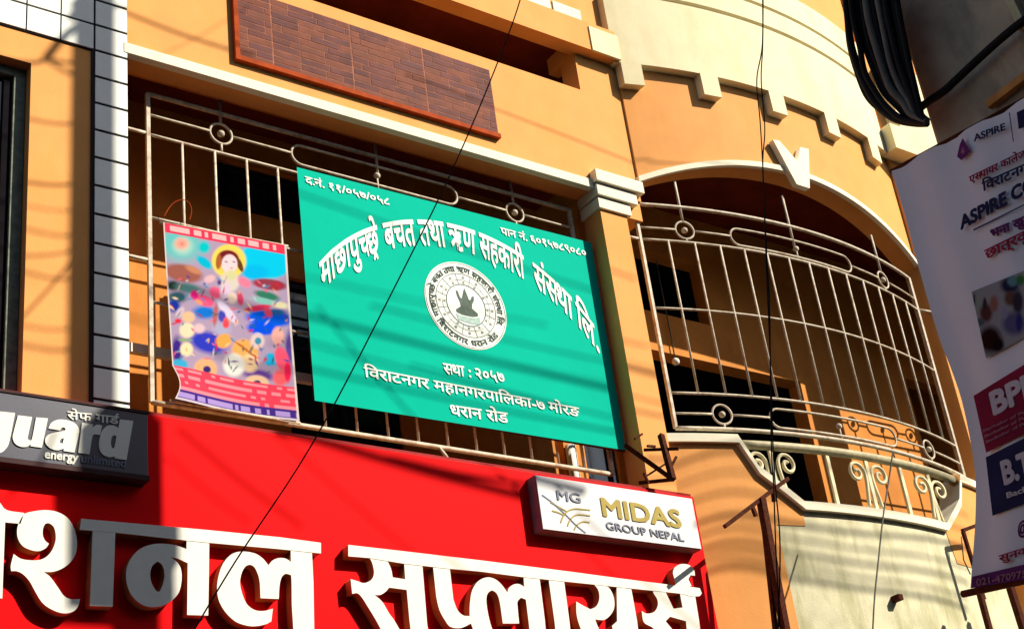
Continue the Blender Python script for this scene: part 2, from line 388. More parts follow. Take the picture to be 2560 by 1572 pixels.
# brick veneer panel
pan = empty('brick_panel', (5.1, YW, 10.1)); pan.parent = bld; pan.location = Vector((5.1, YW, 10.1))-bld.location
def pch(o): o.parent = pan; o.location = -Vector((5.1, YW, 10.1)); return o
px0, px1, pz0, pz1 = 5.13, 7.955, 10.10, 10.905
pch(box('backing', px0, px1, YW-.012, YW+.001, pz0, pz1, M['joint'], None))
pch(box('edging', px0-.045, px1+.0, YW-.05, YW+.001, pz0-.05, pz0-.001, M['frame_red'], None))
pch(box('edging', px0-.045, px0-.001, YW-.05, YW+.001, pz0, pz1+.0, M['frame_red'], None))
rows = 11; rh = (pz1-pz0)/rows
proto = {}
tiles_x = [px0, 5.48, 6.32, 7.14, px1]
for r in range(rows):
    x = px0; z0 = pz0+r*rh
    for ti in range(4):
        a, b = tiles_x[ti], tiles_x[ti+1]
        x = a+.004; first = True
        rr = random.Random(r*7+ti*13)
        while x < b-.02:
            wl = rr.choice([.18, .26, .30, .36]) if not first else rr.choice([.10, .18, .28])
            first = False
            x2 = min(x+wl, b-.004)
            if b-x2 < .05: x2 = b-.004
            mm = M['purple'] if rr.random() < (.75 if ti == 3 else .4) else M['purple2']
            pch(box('brick', x+.005, x2-.005, YW-.0135-rr.random()*.002, YW-.0118, z0+.006, z0+rh-.006, mm, None))
            x = x2

# ---------------------------------------------------------------- white tiling at the left
tl = empty('tile_cladding', (3.8, YW, 6.6)); tl.parent = bld; tl.location = Vector((3.8, YW, 6.6))-bld.location
def tch(o): o.parent = tl; o.location = -Vector((3.8, YW, 6.6)); return o
R1 = crop(0, 0)
cx0 = onY(*R1(830, 440), YW-.02).x; cx1 = onY(*R1(1118, 520), YW-.02).x
ztop = onY(*R1(830, 440), YW-.02).z; zbot = onY(236, 996, YW-.02).z
dz = (ztop-zbot)/12; tw = cx1-cx0
tch(box('grout', cx0-.02, cx1+.004, YW-.012, YW+.2, zbot-.3, 12.2, M['grout'], None))
for k in range(-2, 20):
    z = zbot+k*dz
    tch(box('tile', cx0+.009, cx1, YW-.022, YW-.0118, z+.012, z+dz-.012, M['tile'], None, bev=.002))
tch(box('grout', 1.6, cx0-.02, YW-.012, YW+.2, ztop-.004, 12.2, M['grout'], None))
for r in range(8):
    for c in range(7):
        x1 = cx0-.009-c*(tw+.0); z = ztop+r*dz
        tch(box('tile', x1-tw+.013, x1, YW-.022, YW-.0118, z+.008, z+dz-.012, M['tile'], None, bev=.002))
# orange pier between tiling and window, window
wx = 3.29
boxes('left_wall', [(wx, cx0-.02, YW, YW+.3, 0, ztop-.004), (1.2, wx, YW, YW+.3, 9.42, ztop-.004), (1.2, wx, YW, YW+.3, 0, 6.3)], M['orange'], bld)
win = empty('shop_window', (wx, YW, 6.3)); win.parent = bld; win.location = Vector((wx, YW, 6.3))-bld.location
def wch(o): o.parent = win; o.location = -Vector((wx, YW, 6.3)); return o
wch(box('frame', wx-.10, wx-.005, YW+.10, YW+.2, 6.31, 9.41, M['winframe'], None, bev=.006))
wch(box('frame', 1.3, wx-.101, YW+.10, YW+.2, 9.33, 9.41, M['winframe'], None, bev=.006))
wch(box('inner_frame', wx-.17, wx-.101, YW+.13, YW+.2, 6.31, 9.329, M['black'], None, bev=.004))
wch(box('pane', 1.2, wx-.171, YW+.16, YW+.17, 6.31, 9.329, M['glass'], None))
box('reveal', 1.2, wx, YW+.3, YW+.35, 6.0, 9.6, M['black'], bld)

# ---------------------------------------------------------------- grilles
def grille(gname, fY, x0, x1, z0, z1, zr2, vx, c_x, ov, cz, cr_, oh, mids, spikes, botorn=None, parent=bld):
    g = empty(gname, (x0, fY(x0), z0)); g.parent = parent; base = Vector((x0, fY(x0), z0)); g.location = base-parent.location
    def gc(o): o.parent = g; o.location = -base; return o
    def P(x, z): return Vector((x, fY(x), z))
    def run(name, xa, xb, z, r):
        n = max(2, int((xb-xa)/.15)+2)
        return gc(tube(name, [P(x, z) for x in lin(xa, xb, n)], r, M['steel'], None, n=6))
    for z, r in ((z1, .021), (z0, .022)): run('rail', x0, x1, z, r)
    run('rail', x0, x1, zr2, .0135)
    for z in mids: run('rail', x0, x1, z, .0125)
    for x in (x0, x1): gc(tube('post', [P(x, z0), P(x, z1)], .024, M['steel'], None, n=4))
    if botorn: run('rail', x0, x1, botorn[0], .0135)
    ztop_b = zr2; zbot_b = z0 if botorn is None else botorn[0]
    for x in vx: gc(tube('bar', [P(x, zbot_b), P(x, ztop_b)], .0125, M['steel'], None, n=6))
    for x, zt_ in spikes: gc(tube('bar', [P(x, cz+(cr_ if x in c_x else -.0)), P(x, zt_)], .014, M['steel'], None, n=6))
    sets = [(cz, zr2)]
    if botorn: sets.append((botorn[1], z0))
    for czz, zl in sets:
        for x in c_x:
            gc(tube('ring', [P(x+math.cos(t*math.pi/12)*cr_, czz+math.sin(t*math.pi/12)*cr_) for t in range(24)], .012, M['steel'], None, n=6, closed=True))
            gc(ball('ball', P(x, czz), .034, M['steel'], None))
            lo, hi = (zl, czz-cr_) if zl < czz else (czz+cr_, zl)
            gc(tube('bar', [P(x, lo), P(x, hi)], .0115, M['steel'], None, n=6))
        h = oh/2; pts = []
        for t in range(9): a = math.pi/2+math.pi*t/8; pts.append(P(ov[0]+h+math.cos(a)*h, czz+math.sin(a)*h))
        for x in lin(ov[0]+h, ov[1]-h, 9)[1:-1]: pts.append(P(x, czz-h))
        for t in range(9): a = -math.pi/2+math.pi*t/8; pts.append(P(ov[1]-h+math.cos(a)*h, czz+math.sin(a)*h))
        for x in lin(ov[1]-h, ov[0]+h, 9)[1:-1]: pts.append(P(x, czz+h))
        gc(tube('loop', pts, .0125, M['steel'], None, n=6, closed=True))
        xm = (ov[0]+ov[1])/2
        gc(ball('ball', P(xm, czz), .033, M['steel'], None))
        gc(tube('bar', [P(xm, min(zl, czz)), P(xm, max(zl, czz))], .010, M['steel'], None, n=6))
        for a, b in ((x0, c_x[0]-cr_), (c_x[0]+cr_, ov[0]), (ov[1], c_x[1]-cr_), (c_x[1]+cr_, x1)): run('rail', a, b, czz, .0115)
    return gc, P
GY = 9.95
gcl, Pl = grille('balcony_grille', lambda x: GY, 4.39, 8.97, 6.735, 9.655, 9.235, [4.70+.3035*i for i in range(14)], (5.07, 8.25), (5.76, 7.56), 9.44, .105, .21, [8.41], ((5.07, 9.82), (6.67, 9.82), (8.25, 9.83)))
for z in (9.24, 8.0):
    gcl(tube('wall_tie', [(4.08, GY, z), (4.39, GY, z)], .016, M['steel'], None, n=6))
gcl(tube('rail', [(4.39, GY, 7.62), (5.8, GY, 7.60)], .0125, M['steel'], None, n=6))
gcl(tube('bar', [(7.03, GY, 6.735), (7.03, GY-.1, 6.60)], .014, M['steel'], None, n=6))
f7 = lambda x: bayY(x, .07)
sp = (13.92-9.695)/14
gcb, Pb = grille('bay_grille', f7, 9.695, 13.93, 7.23, 9.80, 9.37, [9.695+sp*i for i in range(1, 14)], (10.21, 13.18), (10.76, 12.55), 9.515, .105, .21, [8.56], ((10.21, 10.14), (11.64, 10.20), (13.18, 10.12)), botorn=(7.61, 7.39))
for z in (9.37,):
    gcb(tube('wall_tie', [(9.50, 9.76, z), (9.695, f7(9.695), z)], .016, M['steel'], None, n=6))
    gcb(tube('wall_tie', [(13.93, f7(13.93), z), (14.2, 9.62, z)], .016, M['steel'], None, n=6))
gc3, P3 = grille('side_grille', lambda x: 9.72, 14.5, 15.95, 7.15, 9.7, 9.3, [14.5+.29*i for i in range(1, 5)], (14.75, 15.8), (15.0, 15.55), 9.5, .09, .18, [8.5], ())

# balustrade in the scoop
bal = empty('bay_balustrade', (11.9, 9.4, 6.45)); bal.parent = bld; bal.location = Vector((11.9, 9.4, 6.45))-bld.location
def bc(o): o.parent = bal; o.location = -Vector((11.9, 9.4, 6.45)); return o
fh = lambda x: bayY(x, .02)
bc(tube('handrail', [(x, fh(x), 7.05+.02*(x-10.3)/3) for x in lin(10.24, 13.48, 16)], .047, M['pipe'], None, n=12))
bc(ball('ball', (13.50, fh(13.5), 7.075), .07, M['wood'], None))
for i, x in enumerate((10.62, 11.32, 11.86, 12.40, 12.90)):
    bc(box('baluster', x-.022, x+.022, fh(x)-.012, fh(x)+.012, 6.40, 7.03, M['cream'], None))
def scroll(cx, cz, s, flip):
    pts = []
    for t in range(26):
        a = t/25*3.6*math.pi/2*1.5; r = .125*(1-t/25*.80)
        pts.append(Vector((cx+flip*(math.cos(a)*r), fh(cx), cz+math.sin(a)*r)))
    tail = [Vector((cx+flip*(.125-.05), fh(cx), cz-.36)), Vector((cx+flip*.09, fh(cx), cz-.26)), Vector((cx+flip*.122, fh(cx), cz-.1))]
    V, F = tube_data(smooth_path(tail+pts, 3), .019, 6)
    return bc(mesh('scroll', V, F, M['cream'], None, smooth=True))
for x in (10.62, 11.86, 12.90):
    scroll(x-.17, 6.86, 1, 1); scroll(x+.17, 6.86, 1, -1)
# ---------------------------------------------------------------- text helpers
HALF = {'स': .27, 'च': .27, 'प': .27, 'न': .27}
_cache = {}
def glyphs(txt, shear=0):
    """flat triangle soup of a string as (verts2d, faces), Devanagari given in visual order"""
    if txt in _cache: return _cache[txt]
    cu = bpy.data.curves.new('t', 'FONT'); cu.body = txt; cu.size = 1; cu.resolution_u = 3
    o = bpy.data.objects.new('t', cu); COL.objects.link(o)
    dg = bpy.context.evaluated_depsgraph_get(); dg.update()
    me = bpy.data.meshes.new_from_object(o.evaluated_get(dg))
    V = [(v.co.x, v.co.y) for v in me.vertices]; F = [tuple(p.vertices) for p in me.polygons]
    bpy.data.objects.remove(o); bpy.data.curves.remove(cu); bpy.data.meshes.remove(me)
    _cache[txt] = (V, F); return V, F
def clip_right(V, F, xc):
    bm = bmesh.new(); vs_ = [bm.verts.new((x, y, 0)) for x, y in V]
    for f in F:
        try: bm.faces.new([vs_[i] for i in f])
        except ValueError: pass
    bmesh.ops.bisect_plane(bm, geom=bm.verts[:]+bm.edges[:]+bm.faces[:], plane_co=(xc, 0, 0), plane_no=(1, 0, 0), clear_outer=True)
    bm.verts.index_update()
    V2 = [(v.co.x, v.co.y) for v in bm.verts]; F2 = [tuple(v.index for v in f.verts) for f in bm.faces]
    bm.free(); return V2, F2
def deva(tokens):
    """tokens: plain strings, ('half', c) for half consonants, ('rakar',) and ('reph',) marks; returns soup laid out along x"""
    V = []; F = []; x = 0.0
    for t in tokens:
        if isinstance(t, str):
            if t == ' ': x += .28; continue
            v, f = glyphs(t)
            m = min(p[0] for p in v)
            v = [(p[0]-min(m, 0), p[1]) for p in v]; adv = max(p[0] for p in v)
        elif t[0] == 'half':
            v, f = glyphs(t[1]); mx = max(p[0] for p in v)
            v, f = clip_right(v, f, mx-.135); adv = mx-.135
        elif t[0] == 'mark':
            v, f = glyphs(t[1]); adv = 0
        elif t[0] == 'rakar':
            q = [(-.34, -.02), (-.42, -.14), (-.37, -.16), (-.29, -.06), (-.21, -.16), (-.16, -.14), (-.24, -.02)]
            v = q; f = [(0, 1, 2, 3), (3, 4, 5, 6), (0, 3, 6)]; adv = 0
        elif t[0] == 'reph':
            q = [(-.16, .62), (-.10, .62), (-.12, .74), (-.06, .80), (.0, .78), (.0, .83), (-.09, .86), (-.17, .78)]
            v = q; f = [(0, 1, 2, 7), (2, 3, 6, 7), (3, 4, 5, 6)]; adv = 0
        n = len(V); V += [(p[0]+x, p[1]) for p in v]; F += [tuple(i+n for i in g) for g in f]; x += adv
    return V, F
def place(name, soup, mapf, m, parent=None, bold=0.0, nrm=(0, -1, 0), **k):
    """mapf maps (x, y) of the soup to a world point; bold thickens by stacking shifted layers a fraction of a millimetre apart"""
    V0, F0 = soup; V = []; F = []
    offs = [(0, 0)] if not bold else [(0, 0), (bold, 0), (-bold, 0), (0, bold), (0, -bold), (bold*.7, bold*.7), (-bold*.7, bold*.7), (bold*.7, -bold*.7), (-bold*.7, -bold*.7)]
    nv = Vector(nrm)
    for i, (dx, dy) in enumerate(offs):
        n = len(V); V += [mapf(x+dx, y+dy)+nv*(.0004*i) for x, y in V0]; F += [tuple(j+n for j in f) for f in F0]
    me = bpy.data.meshes.new(name); me.from_pydata([tuple(v) for v in V], [], F); me.update()
    return link(name, me, m, parent, **k)
def fit(soup, p0, p1, ptop, h=None, lift=Vector((0, -.004, 0))):
    """affine map: soup x-range -> p0..p1, y 0..h -> p0..ptop"""
    xs_ = [v[0] for v in soup[0]]; a, b = min(xs_), max(xs_)
    if h is None: h = max(v[1] for v in soup[0])
    U = (p1-p0)/(b-a); W = (ptop-p0)/h
    return lambda x, y: p0+U*(x-a)+W*y+lift
SH = .66   # height of the Devanagari head line

# ---------------------------------------------------------------- green signboard
by = 9.85
gb = empty('green_signboard', (5.76, by, 6.94), label='large green signboard with white arched heading and round emblem on the balcony grille', cat='signboard')
gbb = Vector(gb.location)
def G_(o): o.parent = gb; o.location = -gbb; return o
bx0, bx1, bz0, bz1 = 5.762, 9.105, 6.945, 9.232
cc = [onY(*p, by) for p in ((742, 418), (1478, 607), (1565, 1125), (787, 1001))]
# slightly billowed flex sheet
NX, NZ = 28, 18; V = []; F = []
for j in range(NZ+1):
    for i in range(NX+1):
        u, v = i/NX, j/NZ
        p = (cc[3]*(1-u)+cc[2]*u)*(1-v)+(cc[0]*(1-u)+cc[1]*u)*v
        V.append((p.x, by, p.z))
for j in range(NZ):
    for i in range(NX): a = j*(NX+1)+i; F.append((a, a+1, a+NX+2, a+NX+1))
nb = len(V)
V += [(c.x, by+.03, c.z) for c in (cc[3], cc[2], cc[1], cc[0])]
ring = [i for i in range(NX+1)]+[j*(NX+1)+NX for j in range(1, NZ+1)]+[NZ*(NX+1)+i for i in range(NX-1, -1, -1)]+[j*(NX+1) for j in range(NZ-1, 0, -1)]
G_(mesh('panel', V[:nb], F, M['green'], None))
boxes_ = [(bx0+.01, bx1-.01, by+.004, by+.035, bz0+.005, bz0+.035), (bx0+.01, bx1-.01, by+.004, by+.035, bz1-.045, bz1-.015), (bx0+.01, bx0+.04, by+.004, by+.035, bz0+.036, bz1-.046), (bx1-.04, bx1-.01, by+.004, by+.035, bz0+.036, bz1-.046)]
G_(boxes('frame', boxes_, M['rust'], None))
# arched heading
CXh, CZh, Rh = 7.43, 7.135, 1.905
words = [(['मा', 'छा', 'पु', ('half', 'च'), 'छ', ('rakar',), ('mark', 'े')], 5.905, 6.53), (['बचत'], 6.60, 6.935), (['तथा'], 6.99, 7.275), (['ऋण'], 7.325, 7.64), (['सहकारी'], 7.69, 8.19), (['सं', ('half', 'स'), 'था'], 8.30, 8.72), (['िल', '.'], 8.765, 8.985)]
for tk, xa, xb in words:
    s = deva(tk)
    xs_ = [v[0] for v in s[0]]; a, b = min(xs_), max(xs_)
    ta, tb = math.asin((xa-CXh)/Rh), math.asin((xb-CXh)/Rh)
    def mp(x, y, a=a, b=b, xa=xa, xb=xb):
        X = xa+(xb-xa)*(x-a)/(b-a); zt_ = CZh+math.sqrt(Rh*Rh-(X-CXh)**2)
        return Vector((X+(.012 if X < CXh else -.02)*(1-y/SH), by-.004, zt_-.275+.275*y/SH))
    G_(place('lettering', s, mp, M['print'], None, bold=.028))
def board_text(tk, p0, p1, hpx, bold=.02, m='print', par_=G_, Y=by, h=SH):
    s = deva(tk); a = onY(*p0, Y); b = onY(*p1, Y); t = onY(p0[0], p0[1]-hpx, Y); t.x = a.x-.0
    return par_(place('lettering', s, fit(s, a, b, t, h), M[m], None, bold=bold))
S7 = crop(700, 800); S4 = crop(700, 400); S5 = crop(1200, 400)
board_text(['द', '.', 'नं', '.', ' ', '११/०५७/०५८'], S4(222, 205), S4(960, 400), 17, .03)
board_text(['पान', ' ', 'नं', '.', ' ', '६०१५७८९०८०'], S5(185, 655), S5(930, 850), 17, .03)
board_text([('half', 'स'), 'था', ' ', ':', ' ', '२०५७'], S7(1440, 470), S7(1970, 550), 26, .025)
board_text(['िवराटनगर', ' ', 'महानगरपािलका', '-', '७', ' ', 'मोरङ'], S7(740, 500), (1449, 1042), 25, .022)
board_text(['धरान', ' ', 'रोड'], S7(1500, 835), S7(2005, 905), 26, .025)
# emblem
ex, ez, er = 7.432, 8.168, .452
def disc(name, r0, r1, dy, m, n=64):
    V = []; F = []
    for i in range(n):
        a = 2*math.pi*i/n
        V.append((ex+math.cos(a)*r1, by-dy, ez+math.sin(a)*r1)); V.append((ex+math.cos(a)*r0, by-dy, ez+math.sin(a)*r0))
    for i in range(n): j = (i+1) % n; F.append((2*i, 2*j, 2*j+1, 2*i+1))
    return G_(mesh(name, V, F, m, None))
emb = disc('emblem', 0.0, er, .004, M['print'])
def E_(o): o.parent = emb; o.location = (0, 0, 0); return o
def disc2(r0, r1, dy, m): o = disc('ring', r0, r1, dy, m, 72); return E_(o)
disc2(.325, .333, .0065, M['grayprint']); disc2(.262, .266, .0065, M['grayprint']); disc2(.212, .220, .0065, M['printd']); disc2(.436, .441, .0065, M['grayprint'])
for k in range(12):
    a = 2*math.pi*(k+.5)/12
    q = []
    for r, da in ((.218, -.012), (.218, .012), (.326, .008), (.326, -.008)):
        q.append((ex+math.cos(a+da)*r, by-.0065, ez+math.sin(a+da)*r))
    E_(mesh('spoke', q, [(0, 1, 2, 3)], M['grayprint'], None))
    for rr_, sz in ((.24, .014), (.292, .016)):
        a2 = a+.26
        q = [(ex+math.cos(a2)*rr_+math.cos(t)*sz, by-.0065, ez+math.sin(a2)*rr_+math.sin(t)*sz) for t in [i*math.pi/3 for i in range(6)]]
        E_(mesh('mark', q, [tuple(range(6))], M['grayprint'], None))
def ring_text(tk, t0, t1, rin, rout, flip=False):
    s = deva(tk); xs_ = [v[0] for v in s[0]]; a, b = min(xs_), max(xs_)
    def mp(x, y):
        th = t0+(t1-t0)*(x-a)/(b-a); r = (rout+(rin-rout)*y/.75) if flip else (rin+(rout-rin)*y/.75)
        return Vector((ex+math.sin(th)*r, by-.0065, ez+math.cos(th)*r))
    E_(place('lettering', s, mp, M['printd'], None, bold=.012))
ring_text(['मा', 'छा', 'पु', ('half', 'च'), 'छे', ' ', 'बचत', ' ', 'तथा', ' ', 'ऋण', ' ', 'सहकारी', ' ', 'सं', ('half', 'स'), 'था', ' ', 'िल', '.'], math.radians(-118), math.radians(112), .348, .415)
ring_text(['िवराटनगर', ' ', 'धरान', ' ', 'रोड'], math.radians(238), math.radians(128), .35, .415, True)
# seated silhouette on a base
fig = [(-.055, -.02), (-.11, -.06), (-.105, -.085), (-.05, -.10), (.05, -.10), (.105, -.085), (.11, -.06), (.055, -.02), (.062, .02), (.085, .06), (.09, .10), (.07, .10), (.055, .065), (.035, .055), (.028, .085), (.018, .115), (.0, .165), (-.018, .115), (-.028, .085), (-.035, .055), (-.055, .065), (-.07, .12), (-.09, .125), (-.085, .08), (-.062, .02)]
me = poly2d([[(ex+x*1.1, ez+y*1.1) for x, y in fig]], .0005)
for v in me.vertices: v.co = Vector((v.co.x, by-.0065+v.co.z, v.co.y))
E_(link('figure', me, M['printd'], None))
base = [(-.115, -.10), (-.10, -.155), (-.03, -.165), (.03, -.17), (.10, -.165), (.125, -.15), (.125, -.09), (.06, -.112), (-.06, -.112)]
me = poly2d([[(ex+x*1.1, ez+y*1.1) for x, y in base]], .0005)
for v in me.vertices: v.co = Vector((v.co.x, by-.0065+v.co.z, v.co.y))
E_(link('pedestal', me, M['bn_blue'] if False else mat('pale_teal_print', (.42, .56, .50), bump=0, var=.25, scale=30), None))

# ---------------------------------------------------------------- poster
pc4 = [onY(*p, 9.88) for p in ((408, 556), (716, 613), (746, 1055), (432, 1001))]
def srgb(c):
    mn = sum(c)/3; c = [min(255, max(0, mn+(x-mn)*1.22)) for x in c]
    return tuple(((x/255)**2.4)*.70 for x in c)
U4 = crop(400, 550, 5.814); U5 = crop(400, 800, 5.814)
blobs = []   # (px, py, rx, ry, rot, colour, softness)
def bl(f, x, y, rx, ry, c, rot=0, s=.25):
    p = f(x, y); blobs.append((p[0], p[1], rx/5.814, ry/5.814, math.radians(rot), srgb(c), s))
# sky, hills, water
bl(U4, 300, 350, 420, 330, (130, 205, 205), 8, .5); bl(U4, 330, 380, 190, 170, (200, 225, 210), 0, .6); bl(U4, 310, 345, 130, 110, (255, 185, 170), 0, .5); bl(U4, 320, 350, 40, 40, (255, 150, 140), 0, .8)
bl(U4, 640, 400, 110, 110, (20, 200, 205), 0, .5); bl(U4, 640, 620, 170, 80, (20, 190, 215), 38, .4); bl(U4, 1530, 600, 420, 260, (0, 205, 255), 10, .15); bl(U4, 1380, 760, 250, 140, (0, 190, 240), 0, .4)
bl(U4, 330, 780, 330, 150, (165, 110, 100), 12, .3); bl(U4, 480, 730, 160, 60, (205, 150, 120), 25, .5); bl(U4, 1600, 930, 300, 90, (150, 80, 95), 8, .3); bl(U4, 1700, 950, 110, 80, (165, 70, 80), 0, .4)
bl(U4, 180, 960, 110, 90, (50, 70, 60), 0, .5); bl(U4, 400, 1000, 260, 90, (110, 150, 150), 10, .5); bl(U4, 1560, 1090, 230, 70, (70, 130, 110), 15, .4); bl(U4, 1550, 1180, 280, 60, (150, 205, 195), 14, .5); bl(U4, 1760, 1230, 150, 60, (230, 225, 190), 10, .5)
bl(U4, 240, 1130, 190, 110, (60, 95, 105), 0, .5); bl(U4, 190, 1260, 120, 120, (45, 70, 160), 0, .5); bl(U4, 640, 1350, 230, 120, (50, 130, 210), 0, .5); bl(U4, 1600, 1420, 400, 140, (30, 110, 225), 5, .3); bl(U4, 1680, 1330, 200, 60, (60, 110, 160), 0, .5)
bl(U5, 700, 330, 350, 190, (70, 80, 190), 10, .4); bl(U5, 1500, 110, 260, 110, (20, 100, 235), 5, .3); bl(U5, 1700, 560, 140, 110, (60, 160, 210), 0, .4); bl(U5, 230, 450, 100, 250, (80, 60, 140), 0, .5)
bl(U5, 1890, 400, 80, 330, (110, 90, 160), 0, .5); bl(U5, 1450, 780, 300, 100, (110, 80, 150), 10, .5); bl(U5, 900, 130, 180, 130, (190, 190, 215), 0, .6)
# halo and person
bl(U4, 1000, 600, 270, 265, (245, 225, 120), 0, .15); bl(U4, 1000, 600, 215, 215, (240, 205, 130), 0, .4); bl(U4, 990, 560, 170, 130, (120, 45, 50), 8, .15); bl(U4, 850, 610, 50, 130, (175, 110, 75), 5, .3); bl(U4, 1160, 650, 45, 130, (110, 75, 45), -22, .3)
bl(U4, 1010, 640, 125, 150, (250, 228, 232), 0, .15); bl(U4, 960, 610, 35, 14, (140, 130, 150), 10, .5); bl(U4, 1075, 610, 35, 14, (140, 130, 150), 10, .5); bl(U4, 1040, 700, 30, 12, (215, 160, 160), 0, .5)
bl(U4, 1010, 900, 170, 170, (232, 222, 212), 0, .3); bl(U4, 1030, 800, 90, 90, (225, 222, 175), 0, .4); bl(U4, 1230, 900, 130, 80, (240, 150, 175), 30, .4); bl(U4, 720, 860, 110, 70, (240, 200, 205), -20, .5); bl(U4, 860, 910, 40, 50, (110, 80, 140), 0, .5)
bl(U4, 640, 1180, 170, 90, (235, 110, 150), 20, .3); bl(U4, 490, 1100, 70, 90, (215, 60, 140), 0, .4); bl(U4, 800, 1060, 120, 100, (235, 115, 150), 40, .4); bl(U4, 560, 1200, 80, 40, (250, 170, 140), 30, .5); bl(U4, 950, 1050, 100, 170, (235, 215, 235), 5, .5)
bl(U4, 1170, 1140, 60, 120, (205, 90, 120), -10, .4); bl(U4, 1050, 1130, 90, 100, (245, 225, 210), 0, .4); bl(U4, 1430, 1270, 230, 50, (215, 80, 115), -8, .3); bl(U4, 1580, 1330, 60, 100, (225, 100, 130), -30, .4)
bl(U4, 980, 1330, 70, 260, (235, 225, 245), -42, .3); bl(U4, 800, 1380, 45, 200, (190, 120, 120), 5, .4); bl(U4, 900, 1400, 70, 100, (90, 90, 180), 0, .4); bl(U4, 960, 1480, 50, 80, (240, 120, 120), 0, .4); bl(U4, 280, 1350, 60, 110, (225, 205, 220), 35, .4); bl(U4, 400, 1420, 120, 100, (245, 205, 170), 0, .4); bl(U4, 250, 1480, 60, 40, (225, 70, 90), 0, .4)
bl(U5, 380, 160, 130, 130, (255, 235, 205), 0, .3); bl(U5, 560, 130, 110, 90, (240, 210, 215), 0, .5); bl(U5, 350, 305, 130, 22, (150, 180, 130), 0, .4); bl(U5, 370, 440, 110, 120, (250, 235, 200), 15, .3); bl(U5, 270, 660, 140, 90, (90, 185, 220), 5, .3)
bl(U5, 960, 60, 60, 70, (235, 100, 110), 0, .4); bl(U5, 660, 710, 200, 170, (235, 190, 150), 0, .25); bl(U5, 680, 720, 70, 60, (70, 60, 120), 0, .3)
bl(U5, 930, 300, 150, 120, (240, 180, 110), -20, .3); bl(U5, 1250, 440, 220, 190, (240, 185, 120), 20, .2); bl(U5, 1330, 600, 150, 170, (250, 220, 180), 0, .4); bl(U5, 1090, 640, 190, 190, (245, 245, 238), 0, .3)
for i in range(5): bl(U5, 1150+i*60, 330+i*45, 120, 10, (190, 120, 70), 25, .4)
bl(U5, 1010, 600, 12, 80, (90, 100, 110), -8, .3); bl(U5, 1110, 690, 80, 11, (90, 100, 110), -50, .3)
bl(U5, 1430, 290, 120, 130, (235, 215, 215), 0, .3); bl(U5, 1440, 290, 55, 60, (90, 155, 180), 0, .3); bl(U5, 1610, 560, 100, 110, (60, 180, 220), 0, .3); bl(U5, 1430, 880, 190, 110, (235, 205, 175), 8, .25); bl(U5, 1430, 890, 60, 40, (90, 80, 110), 0, .3)
bl(U5, 1720, 220, 100, 150, (250, 195, 185), 0, .3); bl(U5, 1780, 560, 110, 220, (240, 110, 135), -15, .3); bl(U5, 1760, 830, 130, 150, (240, 120, 125), 0, .4); bl(U5, 1860, 750, 60, 190, (225, 60, 100), 0, .4)
rs_ = random.Random(11)
pal = [(60, 90, 170), (235, 120, 140), (250, 225, 190), (150, 90, 110), (240, 180, 120), (90, 150, 190), (220, 215, 235), (110, 80, 150), (200, 60, 90), (60, 110, 110)]
for _ in range(110):
    yy = rs_.uniform(800, 2150); q = U4(rs_.uniform(130, 1880), yy*.98)
    blobs.append((q[0], q[1]+rs_.uniform(0, 20), rs_.uniform(30, 90)/5.814, rs_.uniform(12, 26)/5.814, rs_.uniform(0, 3.1), srgb(rs_.choice(pal)), .8))
NX, NZ = 150, 220; V = []; F = []; Cc = []
pinkb, pinkt = srgb((250, 95, 115)), srgb((250, 85, 110))
rt = random.Random(3)
txt_on = [[rt.random() < .72 for _ in range(60)] for _ in range(8)]
for j in range(NZ+1):
    for i in range(NX+1):
        u, v = i/NX, j/NZ      # v downwards
        p = (pc4[0]*(1-u)+pc4[1]*u)*(1-v)+(pc4[3]*(1-u)+pc4[2]*u)*v
        curl = .03*math.sin(u*5+v*2)*v+.05*max(0, v-.85)*(1-u)*6*.3
        if v > .82: p = p+Vector((.05*max(0, 1-u*5)*math.sin((v-.82)/.18*math.pi)*1.0, 0, 0))
        V.append((p.x, 9.88-curl, p.z))
        qx, qy = proj(p)
        c = srgb((190, 172, 196))
        for bx, byy, rx, ry, ro, col, so_ in blobs:
            dx, dy = qx-bx, qy-byy
            if abs(dx) > rx+ry or abs(dy) > rx+ry: continue
            a = (dx*math.cos(ro)+dy*math.sin(ro))/rx; b_ = (-dx*math.sin(ro)+dy*math.cos(ro))/ry
            d = math.sqrt(a*a+b_*b_)
            if d < 1:
                t = min(1, (1-d)/max(so_, .01)); c = tuple(c[k]*(1-t)+col[k]*t for k in range(3))
        if v < .055:
            c = pinkt
            if .012 < v < .045 and txt_on[0][int(u*34)] and .05 < u < .93: c = srgb((255, 205, 205))
        if v > .815:
            rowi = int((v-.815)/.034)
            c = pinkb
            fr = ((v-.815)/.034) % 1
            if .25 < fr < .75 and txt_on[1+min(rowi, 4)][int(u*26+rowi*3.3) % 60]: c = srgb((255, 165, 175))
            if v > .945:
                c = srgb((85, 65, 140))
                if .955 < v < .983 and txt_on[6][int(u*44)]: c = srgb((190, 170, 225))
            if v > .990: c = srgb((225, 215, 225))
        if u < .012 or u > .985: c = srgb((235, 225, 220))
        Cc.append((*c, 1))
for j in range(NZ):
    for i in range(NX): a = j*(NX+1)+i; F.append((a, a+1, a+NX+2, a+NX+1))
me = bpy.data.meshes.new('devotional_poster'); me.from_pydata(V, [], F); me.update()
at_ = me.color_attributes.new('Col', 'FLOAT_COLOR', 'POINT')
for i, c in enumerate(Cc): at_.data[i].color = c
po = empty('devotional_poster', V[NX//2+NZ*(NX+1)], label='colourful printed devotional poster hung on the grille left of the green signboard', cat='poster')
pol = Vector(po.location)
o = link('print', me, M['vcol']); o.parent = po; o.location = -pol
